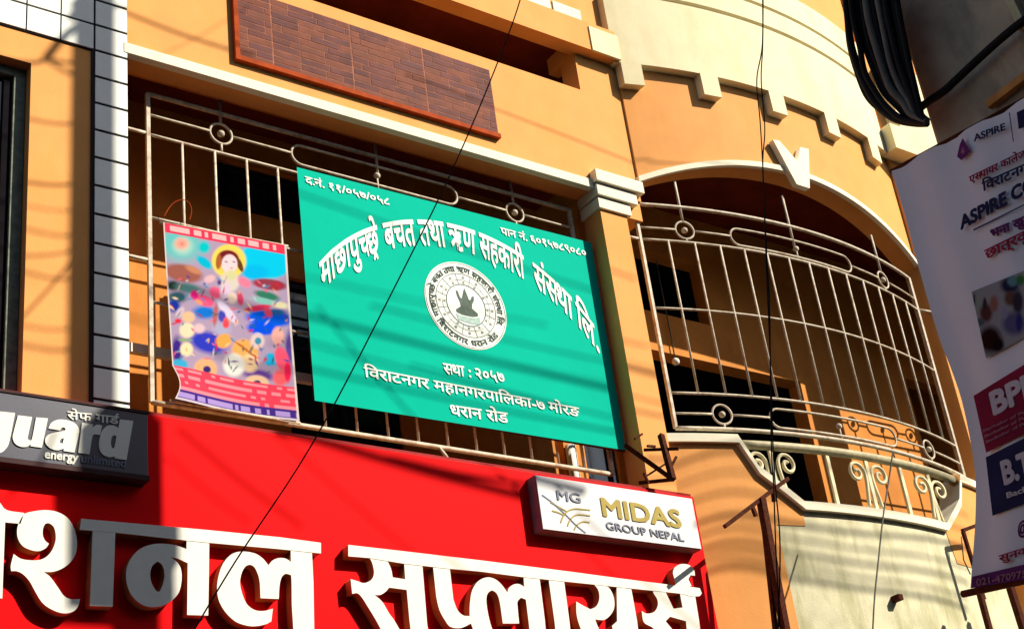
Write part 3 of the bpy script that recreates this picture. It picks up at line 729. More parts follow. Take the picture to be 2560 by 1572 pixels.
for a, b in ((0, 1), (3, 2)):
    q0, q1 = pc4[a], pc4[b]
    o = tube('batten', [q0+Vector((-.02, .012, 0)), q1+Vector((.02, .012, 0))], .012, M['steel'], None); o.parent = po; o.location = -pol
lp = [onY(*crop(0, 400)(x, y), 9.87) for x, y in ((1440, 500), (1480, 430), (1530, 375), (1590, 352), (1650, 365), (1680, 420), (1680, 470), (1665, 530))]
o = tube('string', smooth_path(lp), .004, M['frame_red'], None, n=5); o.parent = po; o.location = -pol

# ---------------------------------------------------------------- red shop sign
YS = 9.42
s0 = onY(0, 975, YS); s1 = onY(1730, 1244, YS); zt_s = (s0.z+s1.z)/2; xr = (s1.x+onY(1797, 1552, YS).x)/2
rs = empty('red_shop_sign', (xr, YS, zt_s), label='long red shop signboard with raised white Devanagari letters under the balcony', cat='signboard')
rsl = Vector(rs.location)
def S_(o): o.parent = rs; o.location = -rsl; return o
S_(box('panel', 1.0, xr, YS, YS+.18, zt_s-2.3, zt_s, M['red'], None, bev=.006))
S_(box('top_trim', 1.0, xr-.02, YS+.012, YS+.30, zt_s+.002, zt_s+.03, M['redtrim'], None))
LETTERS = {
 'header_bar': [[(715,540),(1300,592),(1830,640),(2461,703),(2821,752),(2821,845),(2750,838),(2461,808),(1840,752),(1650,733),(1010,662),(700,637)]],
 'header_bar_2': [[(3061,770),(3500,820),(4219,905),(5019,1006),(5419,1060),(5925,1125),(6080,1140),(6150,1150),(6168,1195),(6150,1220),(6080,1222),(5999,1200),(5349,1132),(4589,1052),(4219,1004),(3930,978),(3550,935),(3240,885),(3061,870)]],
 'stem_1': [[(815,620),(1015,640),(990,1312),(790,1305)]],
 'sha': [[(215,500),(300,475),(400,465),(500,480),(590,530),(645,610),(675,720),(670,830),(630,910),(560,970),(470,1005),(385,1008),(440,1050),(500,1130),(560,1215),(620,1245),(705,1245),(680,1320),(630,1360),(550,1370),(450,1335),(370,1275),(310,1180),(260,1090),(205,1030),(150,1002),(98,1000),(95,950),(120,850),(180,890),(260,905),(340,903),(400,880),(450,830),(485,750),(490,680),(472,612),(430,580),(398,585),(380,620),(375,680),(395,730),(430,760),(400,800),(340,825),(270,815),(200,780),(160,720),(150,650),(165,580)]],
 'left_piece': [[(-300,410),(-40,430),(0,400),(60,465),(215,490),(180,585),(45,572),(20,1240),(-150,1235),(-130,560),(-300,545)]],
 'na': [[(1640,715),(1840,735),(1830,1390),(1645,1385),(1650,930),(1560,890),(1500,878),(1560,925),(1592,990),(1596,1080),(1575,1180),(1520,1250),(1440,1300),(1350,1316),(1260,1300),(1180,1240),(1130,1160),(1108,1060),(1118,960),(1165,870),(1240,800),(1340,765),(1450,760),(1550,775),(1640,808)], [(1385,915),(1342,950),(1322,1010),(1325,1080),(1350,1140),(1380,1178),(1405,1178),(1430,1120),(1446,1050),(1440,985),(1420,940)]],
 'la': [[(2555,820),(2742,838),(2755,1100),(2765,1700),(2590,1690),(2565,1300),(2561,1060),(2545,1032),(2510,1022),(2478,1050),(2458,1120),(2450,1245),(2290,1238),(2282,1090),(2260,1010),(2230,960),(2190,945),(2150,968),(2120,1030),(2110,1110),(2130,1200),(2170,1290),(2240,1342),(2320,1350),(2398,1330),(2385,1440),(2330,1468),(2220,1485),(2110,1462),(2040,1420),(1970,1345),(1920,1245),(1908,1130),(1930,1010),(1970,920),(2040,850),(2130,828),(2240,845),(2310,890),(2360,950),(2395,908),(2450,886),(2510,890),(2558,920)]],
 'sa': [[(3190,868),(3395,890),(3435,975),(3452,1055),(3562,1072),(3552,925),(3712,942),(3752,1440),(3790,1760),(3640,1760),(3600,1440),(3575,1165),(3420,1145),(3390,1180),(3345,1208),(3292,1210),(3360,1270),(3420,1370),(3470,1440),(3560,1600),(3480,1640),(3380,1560),(3310,1440),(3250,1340),(3180,1230),(3140,1195),(3096,1200),(3082,1070),(3140,1088),(3200,1105),(3260,1080),(3286,1030),(3280,960),(3250,890)]],
 'pla': [[(3805,950),(3953,972),(3985,1250),(4020,1340),(4070,1388),(4128,1395),(4130,1290),(4150,1170),(4205,1088),(4280,1055),(4350,1070),(4410,1120),(4460,1190),(4472,1150),(4510,1120),(4560,1113),(4610,1140),(4600,1040),(4742,1060),(4790,1440),(4815,1760),(4680,1760),(4646,1440),(4622,1250),(4580,1233),(4552,1262),(4548,1300),(4563,1460),(4420,1460),(4390,1260),(4360,1190),(4322,1168),(4290,1192),(4275,1240),(4282,1330),(4310,1460),(4360,1600),(4260,1640),(4180,1560),(4140,1460),(4050,1500),(3960,1490),(3910,1430),(3862,1340),(3835,1230)]],
 'aa': [[(4822,1070),(4958,1090),(5005,1440),(5040,1780),(4910,1780),(4874,1440)]],
 'ya': [[(5277,1120),(5345,1140),(5390,1215),(5400,1310),(5370,1380),(5310,1428),(5230,1424),(5260,1500),(5300,1600),(5400,1620),(5380,1480),(5424,1440),(5420,1140),(5549,1160),(5600,1440),(5640,1790),(5510,1790),(5490,1700),(5400,1710),(5260,1700),(5150,1600),(5095,1480),(5068,1380),(5065,1268),(5120,1300),(5190,1336),(5240,1310),(5268,1245),(5258,1165),(5215,1112)]],
 'rsa': [[(5740,1168),(5850,1185),(5920,1330),(6000,1320),(5975,1190),(6108,1210),(6145,1440),(6190,1790),(6060,1790),(6030,1440),(5890,1400),(5850,1440),(5930,1540),(6000,1660),(5920,1700),(5820,1600),(5740,1500),(5660,1450),(5640,1350),(5680,1372),(5745,1362),(5780,1310),(5778,1250),(5745,1195)]],
 'reph': [[(5940,1140),(5925,1060),(5915,1010),(5935,965),(5990,938),(6060,948),(6100,990),(6108,1040),(6070,1036),(6050,1070),(6078,1130),(6020,1150)]],
}
def ring_smooth(lp):
    # round the outline where it bends gently, keep hard corners
    P = [Vector(p) for p in lp]; N = len(P); out = []
    for i in range(N):
        p0, p1, p2, p3 = P[i-1], P[i], P[(i+1) % N], P[(i+2) % N]
        def sharp(a, b, c):
            u = (b-a); v = (c-b)
            return u.length < 1e-6 or v.length < 1e-6 or u.angle(v) > math.radians(52) or max(u.length, v.length) > 260
        s1, s2 = sharp(p0, p1, p2), sharp(p1, p2, p3)
        if (p2-p1).length > 260 or (s1 and s2): out.append(p1); continue
        a0 = p1-(p2-p1) if s1 else p0; a3 = p2+(p2-p1) if s2 else p3
        for j in range(4):
            t = j/4
            out.append(.5*((2*p1)+(p2-a0)*t+(2*p1*0+2*a0-5*p1+4*p2-a3)*t*t+(3*p1-a0-3*p2+a3)*t**3))
    return out
for i, (nm, loops) in enumerate(LETTERS.items()):
    L2 = []
    Yf = YS-.085-(.003 if 'header' in nm else 0)-(.0015 if nm in ('reph', 'stem_1') else 0)
    for lp in loops:
        q = ring_smooth(lp)
        L2.append([(v.x, v.z) for v in [onY(a.x/3.5157, 1142+a.y/3.5157, Yf) for a in q]])
    nm2 = 'header_bar' if 'header' in nm else 'letter'
    o = S_(facade_poly(nm2, L2, Yf, YS-.0005, M['white'], None))
    o.data.materials.append(M['side'])
    for p in o.data.polygons:
        p.material_index = 0 if abs(p.normal.y) > .9 else 1

# guard sign
YG = YS-.13
gz = empty('dark_box_sign', (4.0, YG, 6.1), label='dark box sign reading guard mounted on the upper left of the red signboard', cat='sign')
gzl = Vector(gz.location)
def D_(o): o.parent = gz; o.location = -gzl; return o
g1 = onY(*crop(0, 800)(1305, 820), YG); g2 = onY(*crop(0, 800)(1295, 1365), YG); g0 = onY(*crop(0, 800)(0, 640), YG); g3 = onY(*crop(0, 800)(0, 1205), YG)
gx = (g1.x+g2.x)/2; gt = (g1.z+g0.z)/2; gbm = (g2.z+g3.z)/2
D_(box('case', 1.2, gx, YG, YS-.0005, gbm, gt, M['dark'], None, bev=.004))
D_(box('trim', 1.2, gx+.008, YG-.008, YS-.001, gbm-.035, gbm-.001, M['darktrim'], None))
D_(box('trim', 1.2, gx+.008, YG-.008, YS-.001, gt+.001, gt+.02, M['darktrim'], None))
C8 = crop(0, 800)
def lat(s_, f0, f1, ftop, Y, m, par_, bold=.03, h=None, nm='lettering'):
    s = glyphs(s_); a = onY(*f0, Y); b = onY(*f1, Y); t = onY(*ftop, Y)
    return par_(place(nm, s, fit(s, a, b, t, h), M[m], None, bold=bold))
def latx(s_, f0, f1, ftop, Y, m, par_, bold, h):
    """stretch by cap height h"""
    return lat(s_, f0, f1, ftop, Y, m, par_, bold, h)
# bold lower-case word: each letter its own mesh
GL = {
 'g': [[(-30,800),(133,815),(84,1060),(55,1125),(5,1165),(-90,1180),(-210,1160),(-190,1090),(-90,1105),(-50,1085),(-40,1040),(-120,1050),(-190,1000),(-190,900),(-130,830),(-60,815)]],
 'u': [[(158,835),(283,850),(248,1010),(242,1042),(260,1054),(282,1040),(318,853),(422,862),(368,1120),(268,1106),(272,1088),(232,1112),(180,1110),(132,1082),(112,1030),(122,975)]],
 'a': [[(425,950),(455,898),(520,872),(600,880),(662,908),(693,955),(690,1010),(655,1162),(558,1148),(562,1128),(505,1142),(445,1126),(404,1088),(398,1042),(428,1004),(490,985),(560,972),(578,958),(568,942),(545,944),(528,968)], [(525,1078),(532,1048),(562,1034),(552,1082)]],
 'r': [[(722,900),(818,915),(812,945),(852,918),(897,925),(882,1008),(832,1002),(812,1024),(786,1177),(688,1165)]],
 'd': [[(1057,870),(1172,885),(1112,1227),(1008,1212),(1012,1196),(962,1202),(908,1182),(876,1132),(872,1060),(895,980),(940,930),(1000,925),(1042,948)], [(1000,1008),(1026,1018),(1006,1122),(985,1124),(975,1080),(982,1030)]],
}
for ch, loops in GL.items():
    L2 = [[(v.x, v.z) for v in [onY(a.x/3.5157, 800+a.y/3.5157, YG-.008) for a in ring_smooth(lp)]] for lp in loops]
    D_(facade_poly('letter', L2, YG-.008, YG-.0005, M['white'], None))
lat('energy', C8(390, 1212), C8(680, 1245), C8(396, 1158), YG, 'white', D_, .035, .50)
lat('unlimited', C8(712, 1250), C8(1100, 1297), C8(716, 1196), YG, 'slate', D_, .012, .50)
s = deva(['से', 'फ', ' ', 'गा', 'ड', ('reph',)]); a, b, t = [onY(*C8(x, y), YG) for x, y in ((590, 870), (1040, 915), (592, 800))]
D_(place('lettering', s, fit(s, a, b, t, SH), M['white'], None, bold=.02))

# MIDAS sign
YM = YS-.12
q = [onY(*p, YM) for p in ((1341, 1190), (1731, 1244), (1752, 1371), (1357, 1321))]
mx0 = (q[0].x+q[3].x)/2; mx1 = (q[1].x+q[2].x)/2; mz1 = (q[0].z+q[1].z)/2; mz0 = (q[2].z+q[3].z)/2
mg = empty('white_box_sign', (mx0, YM, mz0), label='white box sign with golden MIDAS lettering at the right end of the red signboard', cat='sign')
mgl = Vector(mg.location)
def W_(o): o.parent = mg; o.location = -mgl; return o
W_(box('face', mx0, mx1, YM, YM+.01, mz0, mz1, M['midas'], None, bev=.002))
W_(box('case', mx0-.006, mx1+.006, YM+.0105, YS-.0005, mz0-.006, mz1+.006, M['midside'], None))
C7 = crop(1200, 1142)
lat('MIDAS', C7(1085, 515), C7(1770, 622), C7(1062, 375), YM, 'gold', W_, .036, .62)
lat('GROUP NEPAL', C7(1115, 635), C7(1795, 742), C7(1100, 572), YM, 'slate', W_, .022, .64)
lat('MG', C7(680, 375), C7(885, 405), C7(668, 290), YM, 'slate', W_, .018, .70)
def stroke(pts, r, m, par_, Y, nm='mark'):
    P = smooth_path([onY(*C7(*p), Y-.004) for p in pts], 5); V = []; F = []
    for i, p in enumerate(P):
        t = (P[min(i+1, len(P)-1)]-P[max(i-1, 0)]).normalized(); nn = Vector((-t.z, 0, t.x))*r
        V += [p+nn, p-nn]
    for i in range(len(P)-1): F.append((2*i, 2*i+1, 2*i+3, 2*i+2))
    return par_(mesh(nm, V, F, m, None))
for pts in ([(545, 330), (640, 400), (750, 500), (850, 600), (930, 665)], [(710, 575), (745, 500), (820, 455), (970, 465)], [(770, 605), (800, 540), (860, 505), (970, 515)], [(830, 640), (850, 600), (900, 568), (965, 572)], [(635, 470), (700, 490), (745, 515)], [(620, 395), (700, 440), (770, 480)]):
    stroke(pts, .006, M['gold'] if pts[0][0] != 545 else M['slate'], W_, YM)

# ---------------------------------------------------------------- rusty brackets
def bar3(name, a, b, wd, m, parent, base):
    a = Vector(a); b = Vector(b); o = tube(name, [a, b], wd, m, None, n=4); o.parent = parent; o.location = -base; return o
C3 = crop(1200, 800)
br = empty('sign_bracket', onY(*C3(1700, 1400), 9.35), label='rusty angle iron bracket sticking out at the lower right corner of the green signboard', cat='bracket')
b0 = Vector(br.location)
pA = onY(*C3(1275, 1100), 9.55); pB = onY(*C3(1695, 1400), 9.25); pC = onY(*C3(1590, 1010), 9.4); pD = onY(*C3(1400, 1430), 9.55); pE = onY(*C3(1440, 1140), 9.5); pF = onY(*C3(1745, 1130), 9.25); pG = onY(*C3(1650, 1250), 9.4)
bar3('arm', pA, pB, .028, M['rust'], br, b0); bar3('arm', pC, pB, .034, M['rust'], br, b0); bar3('arm', pD, pB, .020, M['rust'], br, b0)
bar3('brace', pE, pF, .017, M['rust'], br, b0); bar3('brace', onY(*C3(1460, 1370), 9.45), pG, .012, M['rust'], br, b0)
for a, b in (((1360, 1045), (1425, 1000)), ((1470, 1105), (1540, 1110)), ((1690, 1270), (1725, 1200)), ((1480, 1430), (1440, 1340))):
    bar3('clip', onY(*C3(*a), 9.4), onY(*C3(*b), 9.4), .014, M['rust'], br, b0)
C9 = crop(1860, 1142)
fp = empty('iron_post', onY(1955, 1900, 9.2), label='dark rusty iron post with slanted cross piece in front of the peeling white wall', cat='post')
b1 = Vector(fp.location)
bar3('post', onY(*C9(150, 370), 8.9), onY(*C9(370, 1560), 8.9), .046, M['rust'], fp, b1)
bar3('post', onY(*C9(165, 500), 8.98), onY(*C9(280, 1560), 8.98), .026, M['rust'], fp, b1)
bar3('cross_piece', onY(*C9(-170, 610), 8.9), onY(*C9(385, 190), 8.9), .024, M['rust'], fp, b1)
bar3('stub', onY(*C9(70, 430), 8.9), onY(*C9(105, 520), 8.9), .022, M['rust'], fp, b1)
bar3('stub', onY(*C9(250, 270), 8.9), onY(*C9(262, 390), 8.9), .02, M['rust'], fp, b1)
rb = empty('iron_stand', onY(2440, 1500, 9.3), label='thin rusty iron stand half hidden behind the hanging banner', cat='stand')
b2 = Vector(rb.location)
bar3('rail', onY(*C9(1920, 645), 9.2), onY(*C9(2100, 580), 9.2), .026, M['rust'], rb, b2)
bar3('post', onY(*C9(1925, 655), 9.2), onY(*C9(2110, 1250), 9.2), .024, M['rust'], rb, b2)
bar3('post', onY(*C9(2060, 1150), 9.0), onY(*C9(2170, 1560), 9.0), .036, M['rust'], rb, b2)
bar3('post', onY(*C9(2320, 1080), 9.0), onY(*C9(2470, 1560), 9.0), .045, M['rust'], rb, b2)
tube('wire', [onY(*C9(1910, 700), 9.25), onY(*C9(1930, 900), 9.25), onY(*C9(1990, 1030), 9.25)], .007, M['cable2'], None, n=5, label='thin drooping brown wire beside the iron frame by the banner', cat='wire')
# small broken pipe stub in the plaster
sp_ = onbay(*C9(1320, 1250)); box('pipe_stub', sp_.x-.035, sp_.x+.035, sp_.y-.09, sp_.y+.01, sp_.z-.03, sp_.z+.03, M['rust'], bld, bev=.01)

# ---------------------------------------------------------------- neighbour concrete column and banner
XB = 6.0
nb_ = empty('concrete_column', (6.3, 3.2, 0), label='dark weathered concrete column at the top right with cables along its edge', cat='column')
o = box('shaft', 6.1, 6.6, 2.0, 3.84, 0, 9.5, M['concrete'], None, bev=.02); o.parent = nb_; o.location = -Vector((6.3, 3.2, 0))
a, b = onX(*crop(1860, 0)(2150, 930), 6.06), onX(*crop(1860, 0)(2461, 690), 6.06)
o = tube('wood_strip', [a, b+(b-a)*.6], .028, M['wood'], None, n=4); o.parent = nb_; o.location = -Vector((6.3, 3.2, 0))
a, b = onX(*crop(1860, 0)(2340, -20), 6.06), onX(*crop(1860, 0)(2470, 260), 6.06)
o = tube('edge_strip', [a, b], .03, M['plaster'], None, n=4); o.parent = nb_; o.location = -Vector((6.3, 3.2, 0))
bn = empty('hanging_banner', onX(2426, 1469, XB), label='greyish white printed vertical banner hanging on the concrete column at right', cat='banner')
bnl = Vector(bn.location)
def B_(o): o.parent = bn; o.location = -bnl; return o
leftpx = [(2228, 426), (2262, 540), (2292, 656), (2341, 830), (2372, 915), (2400, 999), (2424, 1110), (2436, 1198), (2437, 1290), (2433, 1370), (2426, 1469)]
L = [onX(*p, XB) for p in leftpx]
TR = onX(2560, 247, XB); TRd = TR-L[0]; BRd = onX(2560, 1441, XB)-L[-1]
TRd = TRd.normalized()*1.15; BRd = BRd.normalized()*.95
rowsL = smooth_path(L, 4); nr = len(rowsL); nc = 16; V = []; F = []
for j, p in enumerate(rowsL):
    t = j/(nr-1)
    for i in range(nc+1):
        u = i/nc; q = p+(TRd*(1-t)+BRd*t)*u
        V.append(q+Vector((.012*math.sin(u*9+t*3)*math.sin(math.pi*t)+.006*math.sin(u*23), 0, 0)))
for j in range(nr-1):
    for i in range(nc): a = j*(nc+1)+i; F.append((a, a+1, a+nc+2, a+nc+1))
B_(mesh('flex_sheet', V, F, M['flex'], None, smooth=True))
B_(tube('batten', [L[-1]+Vector((.01, .06, -.01)), L[-1]+BRd+Vector((.01, 0, -.01))], .018, M['rust'], None, n=6))
B_(tube('batten', [L[0]+Vector((.012, .01, .0)), L[0]+TRd+Vector((.012, 0, .0))], .014, M['rust'], None, n=6))
XP = XB-.022
def bquad(name, pts, m, dx=0):
    return B_(mesh(name, [onX(*p, XP-dx) for p in pts], [tuple(range(len(pts)))], M[m], None))
def btext(s_, p0, p1, pt, m, bold=.03, h=None, dx=.002, nm='lettering'):
    s = s_ if isinstance(s_, tuple) else glyphs(s_)
    a, b, t = [onX(*p, XP-dx) for p in (p0, p1, pt)]
    if h is None: h = .7
    return B_(place(nm, s, fit(s, a, b, t, h, Vector((0, 0, 0))), M[m], None, bold=bold, nrm=(-1, 0, 0)))
K6 = crop(2220, 230, 3.217); K7 = crop(2280, 650, 3.024); K8 = crop(2300, 1100, 3.287)
btext('ASPIRE', K6(695, 400), K6(945, 305), K6(690, 345), 'bn_navy', .03)
bquad('logo', [K6(555, 520), K6(575, 430), K6(600, 370), K6(635, 430), K6(665, 480), K6(620, 525), K6(590, 550)], 'bn_purple')
bquad('logo_mark', [K6(585, 490), K6(600, 440), K6(620, 480), K6(605, 500)], 'bn_pink', .002)
bquad('print_line', [K6(972, 170), K6(980, 165), K6(1012, 400), K6(1005, 405)], 'bn_navy')
bquad('print_patch', [K6(1035, 165), K6(1110, 130), K6(1110, 280), K6(1050, 300)], 'bn_navy')
btext(deva(['ए', ('half', 'स'), 'पायर', ' ', 'का', 'ले', 'ज']), K6(660, 735), K6(1110, 520), K6(655, 680), 'bn_crim', .03, SH)
btext(deva(['िवराट', 'नगर']), K6(765, 800), K6(1180, 618), K6(757, 728), 'bn_navy', .03, SH)
btext('ASPIRE COLLEGE', K6(590, 1105), K6(1560, 568), K6(577, 1005), 'bn_navy', .05)
bquad('print_line', [K6(685, 1105), K6(1100, 900), K6(1100, 910), K6(690, 1117)], 'bn_navy')
btext(deva(['भना', ' ', 'खुला', ' ', 'छ']), K6(835, 1175), K6(1300, 985), K6(825, 1110), 'bn_purple', .05, SH)
btext(deva(['छा', 'त्र', 'वृ', ('half', 'त'), 'ती']), K6(790, 1345), K6(1300, 1100), K6(778, 1270), 'bn_crim', .03, SH)
# photo print (vertex coloured)
ph = [K7(450, 240), K7(900, 60), K7(900, 560), K7(560, 745)]
c4 = [onX(*p, XP) for p in ph]
V = []; F = []; Cc = []; NXp = NZp = 48
bb = [((480, 330), (40, 120), (.25, .30, .24)), ((590, 600), (110, 130), (.03, .008, .008)), ((560, 400), (60, 90), (.10, .03, .03)), ((620, 330), (40, 80), (.28, .12, .10)), ((740, 190), (90, 80), (.02, .02, .06)), ((760, 160), (50, 50), (.12, .25, .30)), ((820, 150), (40, 50), (.05, .18, .05)), ((745, 290), (60, 70), (.13, .06, .04)), ((800, 320), (50, 120), (.04, .03, .05)), ((770, 480), (110, 110), (.10, .09, .20)), ((700, 400), (30, 60), (.25, .25, .38)), ((810, 470), (30, 90), (.03, .03, .18)), ((510, 470), (50, 40), (.08, .10, .12)), ((470, 300), (12, 60), (.04, .03, .06)), ((550, 330), (20, 60), (.04, .03, .03)), ((650, 640), (60, 70), (.012, .006, .006))]
for j in range(NZp+1):
    for i in range(NXp+1):
        u, v = i/NXp, j/NZp
        p = (c4[0]*(1-u)+c4[1]*u)*(1-v)+(c4[3]*(1-u)+c4[2]*u)*v; V.append(p)
        qx, qy = proj(p); qx = (qx-2280)*3.024; qy = (qy-650)*3.024
        c = (.30, .29, .31)
        for (ax, ay), (rx, ry), col in bb:
            d = math.hypot((qx-ax)/rx, (qy-ay)/ry)
            if d < 1: t = min(1, (1-d)*2.2); c = tuple(c[k]*(1-t)+col[k]*t for k in range(3))
        Cc.append((*c, 1))
for j in range(NZp):
    for i in range(NXp): a = j*(NXp+1)+i; F.append((a, a+1, a+NXp+2, a+NXp+1))
me = bpy.data.meshes.new('photo_print'); me.from_pydata([tuple(v) for v in V], [], F); me.update()
at_ = me.color_attributes.new('Col', 'FLOAT_COLOR', 'POINT')
for i, c in enumerate(Cc): at_.data[i].color = c
B_(link('photo_print', me, M['vcol2']))
bquad('crimson_block', [K7(465, 1025), K7(1180, 585), K7(1180, 1155), K7(560, 1455)], 'bn_crim')
btext('BPH', K7(625, 1165), K7(990, 985), K7(590, 1005), 'bn_white', .05)
for k in range(3):
    btext('Bachelor of Public Health', K7(545+k*10, 1300+k*42), K7(1100, 1040+k*42), K7(540+k*10, 1280+k*42), 'bn_pink', .05)
bquad('navy_block', [K8(540, 140), K8(1250, -215), K8(1250, 375), K8(595, 620)], 'bn_navy')
btext('B.Tech', K8(700, 360), K8(1180, 165), K8(665, 180), 'bn_white', .05)
btext('Bachelor', K8(720, 475), K8(1050, 360), K8(712, 430), 'bn_white', .03)
btext('@', K8(810, 780), K8(890, 750), K8(805, 680), 'bn_purple', .04)
btext(deva(['सु', 'न', 'वल']), K8(655, 1000), K8(960, 905), K8(650, 945), 'bn_crim', .03, SH)
bquad('purple_strip', [K8(425, 1120), K8(1250, 925), K8(1250, 1075), K8(420, 1215)], 'bn_purple')
btext('021-470975', K8(470, 1195), K8(880, 1120), K8(465, 1140), 'bn_pink', .02)

# ---------------------------------------------------------------- cables in view
def cable(pts, r, label, m='cable', grp=None, n=8, per=6):
    return tube('cable', smooth_path(pts, per), r, M[m], None, n=n, label=label, cat='cable', group=grp)
cable([onY(1318, -60, 2.8), onY(1270, 90, 2.85), onY(1140, 405, 2.9), onY(960, 770, 2.95), onY(780, 1110, 3.0), onY(590, 1400, 3.05), onY(470, 1600, 3.1)], .0020, 'thin dark cable running diagonally across the green board and red sign')
cable([onY(*p, 3.0) for p in ((1906, -40), (1906, 110), (1892, 200), (1900, 300), (1907, 420), (1915, 640), (1926, 900), (1932, 1100), (1938, 1210), (1950, 1360), (1945, 1600))], .0024, 'dark twisted wire hanging vertically in front of the bay grille, left strand of the pair', grp=None)
cable([onY(*p, 3.02) for p in ((1908, -40), (1907, 110), (1903, 200), (1912, 320), (1907, 420), (1917, 640), (1924, 780), (1928, 1100), (1934, 1210), (1940, 1380), (1952, 1600))], .0024, 'dark twisted wire hanging vertically in front of the bay grille, right strand of the pair')
cable([onY(*p, 8.6) for p in ((2232, 1130), (2222, 1200), (2208, 1290), (2196, 1400), (2186, 1500), (2180, 1620))], .008, 'thin grey wire crossing the white plaster below the curved balcony', m='cable2')
R4_ = crop(1860, 0)
out = [(880, -80), (905, 150), (930, 400), (1000, 650), (1085, 850), (1210, 975), (1340, 1060), (1500, 1090), (1600, 1085)]
inn = [(1330, -80), (1370, 150), (1410, 350), (1450, 550), (1490, 720), (1520, 850), (1545, 950), (1560, 1010), (1600, 1060)]
bnd = []
fr = [0, .04, .12, .24, .33, .40, .48, .54, .61, .68, .74, .80, .86, .92, 1.0]
for k, t in enumerate(fr):
    jit = 0 if k in (0, len(fr)-1) else 14
    pts = []
    for i, (a, b) in enumerate(zip(out, inn)):
        tt = min(1, max(0, t))
        if i >= 2 and 0 < k: tt = tt**(1-.10*min(i-1, 5)) if k > 2 else tt*(1+.12*i)
        x = a[0]*(1-tt)+b[0]*tt+random.uniform(-jit, jit); y = a[1]*(1-tt)+b[1]*tt
        X_ = 5.95-.02*(k % 3)
        pts.append(onX(*R4_(x, y), X_))
    gr = k in (5, 8)
    lab = 'grey cable inside the thick black bundle on the concrete column' if gr else 'black cable of the thick drooping bundle beside the concrete column'
    cable(pts, .017 if k % 2 == 0 else .021, lab, m='cable2' if gr else 'cable', grp='grey cables inside the bundle' if gr else 'black cables of the drooping bundle', n=7)
cable([onX(*R4_(x, y), 6.02) for x, y in ((1560, 940), (1640, 880), (1760, 800), (1880, 690), (2040, 540), (2250, 350), (2461, 180), (2700, 20))], .022, 'single black cable climbing diagonally across the concrete column')

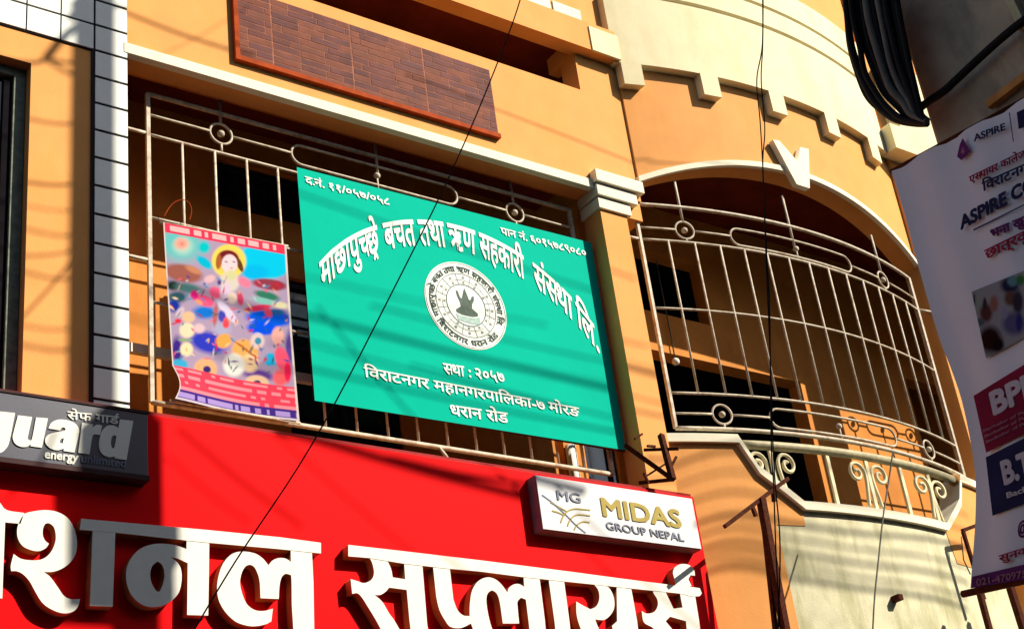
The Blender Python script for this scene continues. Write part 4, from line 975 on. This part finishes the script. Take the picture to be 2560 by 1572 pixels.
# ---------------------------------------------------------------- street cables and pole across the road (they shade the front)
def shade(pts, t, r, label, sag=.0, per=5):
    r = r*.62; t = t+1.2
    P = [Vector(p)-SUN*t for p in pts]
    return cable(P, r, label, grp='street cables strung across the road', per=per)
def W(px, py, Y=YW): return onY(px, py, Y)
SLAB = 'black street cable strung across the road in front of the buildings'
def ext(a, b, k=.35):
    d = b-a; return [a-d*k, a, b, b+d*k]
for (a, b, Y, t, r) in [
    ((750, 485), (1450, 716), by, 6.5, .016), ((560, 735), (1541, 976), by, 6.2, .030), ((1008, 783), (1507, 902), by, 6.0, .014),
    ((786, 860), (1340, 1003), by, 6.4, .015), ((700, 905), (1561, 1084), by, 5.4, .018), ((800, 700), (1300, 800), by, 7.0, .012),
    ((780, 795), (1500, 955), by, 7.2, .010), ((1100, 930), (1561, 1050), by, 5.2, .012),
    ((320, 35), (590, 130), YW, 4.2, .022), ((395, 142), (585, 40), YW, 4.5, .007), 
    ((60, 295), (205, 312), YW, 4.0, .016), ((60, 455), (205, 460), YW, 4.0, .018), ((60, 513), (205, 528), YW, 4.4, .010), ((60, 572), (205, 592), YW, 4.3, .014),
    ((60, 640), (205, 622), YW, 4.2, .014), ((62, 680), (195, 700), YW, 4.1, .014), ((50, 800), (200, 625), YW, 4.0, .016), ((55, 862), (200, 876), YW, 4.2, .016), ((60, 814), (190, 822), YW, 4.1, .012),
    ((790, 1098), (1345, 1250), YS, 5.6, .055), ((1010, 1150), (1290, 1205), YS, 5.0, .030), ((735, 1125), (1092, 1432), YS, 5.0, .012), ((1222, 1156), (1345, 1260), YS, 4.6, .014),
    ((1440, 1354), (1720, 1600), YS, 4.6, .012), ((480, 1100), (720, 1290), YS, 4.6, .018), ((440, 1160), (600, 1290), YS, 4.8, .012), ((30, 1230), (70, 1150), YS, 4.8, .02),
    ((822, 800), (1030, 1040), by, 4.8, .012),
]:
    A_ = onY(*a, Y); B2 = onY(*b, Y)
    mid = (A_+B2)/2+Vector((0, 0, -.02))
    shade([A_-(B2-A_)*.15, A_, mid, B2, B2+(B2-A_)*.15], t, r, SLAB)
shade([W(1010, 190), W(1280, 289), W(1570, 402), onbay(1640, 407), onbay(1780, 418), onbay(1900, 440)], 3.4, .012, SLAB, per=3)
# bundle shadows on the curved wall to the right
for k, (ya, yb, t, r) in enumerate([(1128, 1215, 6, .016), (1232, 1330, 6, .012), (1290, 1372, 5.4, .018), (1322, 1420, 5.6, .012), (1360, 1455, 6.2, .018), (1388, 1495, 5.6, .012), (1418, 1520, 5.8, .02), (1180, 1290, 6.6, .010)]):
    P = [W(1640, ya-8, 9.6), onbay(1800, ya), onbay(2000, ya+(yb-ya)*.25), onbay(2200, ya+(yb-ya)*.55), onbay(2420, yb)]
    shade(P, t, r*1.6, SLAB)
pl = empty('utility_pole', (10.6, 2.2, 0), label='round concrete utility pole with a box across the street', cat='pole')
PX0 = onY(234, 700, YW-.02)
t_ = 6.0; pp = PX0-SUN*t_
pl.location = (pp.x, pp.y, 0); bpy.context.view_layer.update()
o = tube('shaft', [(0, 0, 0), (0, 0, 22)], [.145, .125], M['concrete'], None, n=20); o.parent = pl
zb = pp.z-(PX0.z-5.5)
o = box('meter_box', -.42, .05, -.2, .2, zb-.8, zb+.42, M['winframe'], None, bev=.02); o.parent = pl
for z_, s_ in ((pp.z+2.6, .10), (pp.z+2.35, .07)):
    o = ball('insulator', (.05, 0, z_), s_, M['cable'], None); o.parent = pl
# bracket arm with wires near the pole top
def pw(px, py): return W(px, py)-SUN*t_-Vector((pp.x, pp.y, 0))
for pts, r in (([(236, 40), (205, 60), (160, 92), (122, 138), (118, 150)], .035), ([(118, 150), (80, 158), (10, 150), (-60, 130)], .016), ([(118, 150), (150, 172), (205, 200), (250, 215)], .014), ([(118, 148), (160, 156), (236, 166)], .014)):
    o = tube('bracket_arm', smooth_path([pw(*q) for q in pts], 4), r, M['rust'], None, n=6); o.parent = pl
for q, r in (((196, 20), .075), ((178, 48), .05)):
    o = ball('insulator', pw(*q), r, M['cable'], None); o.parent = pl
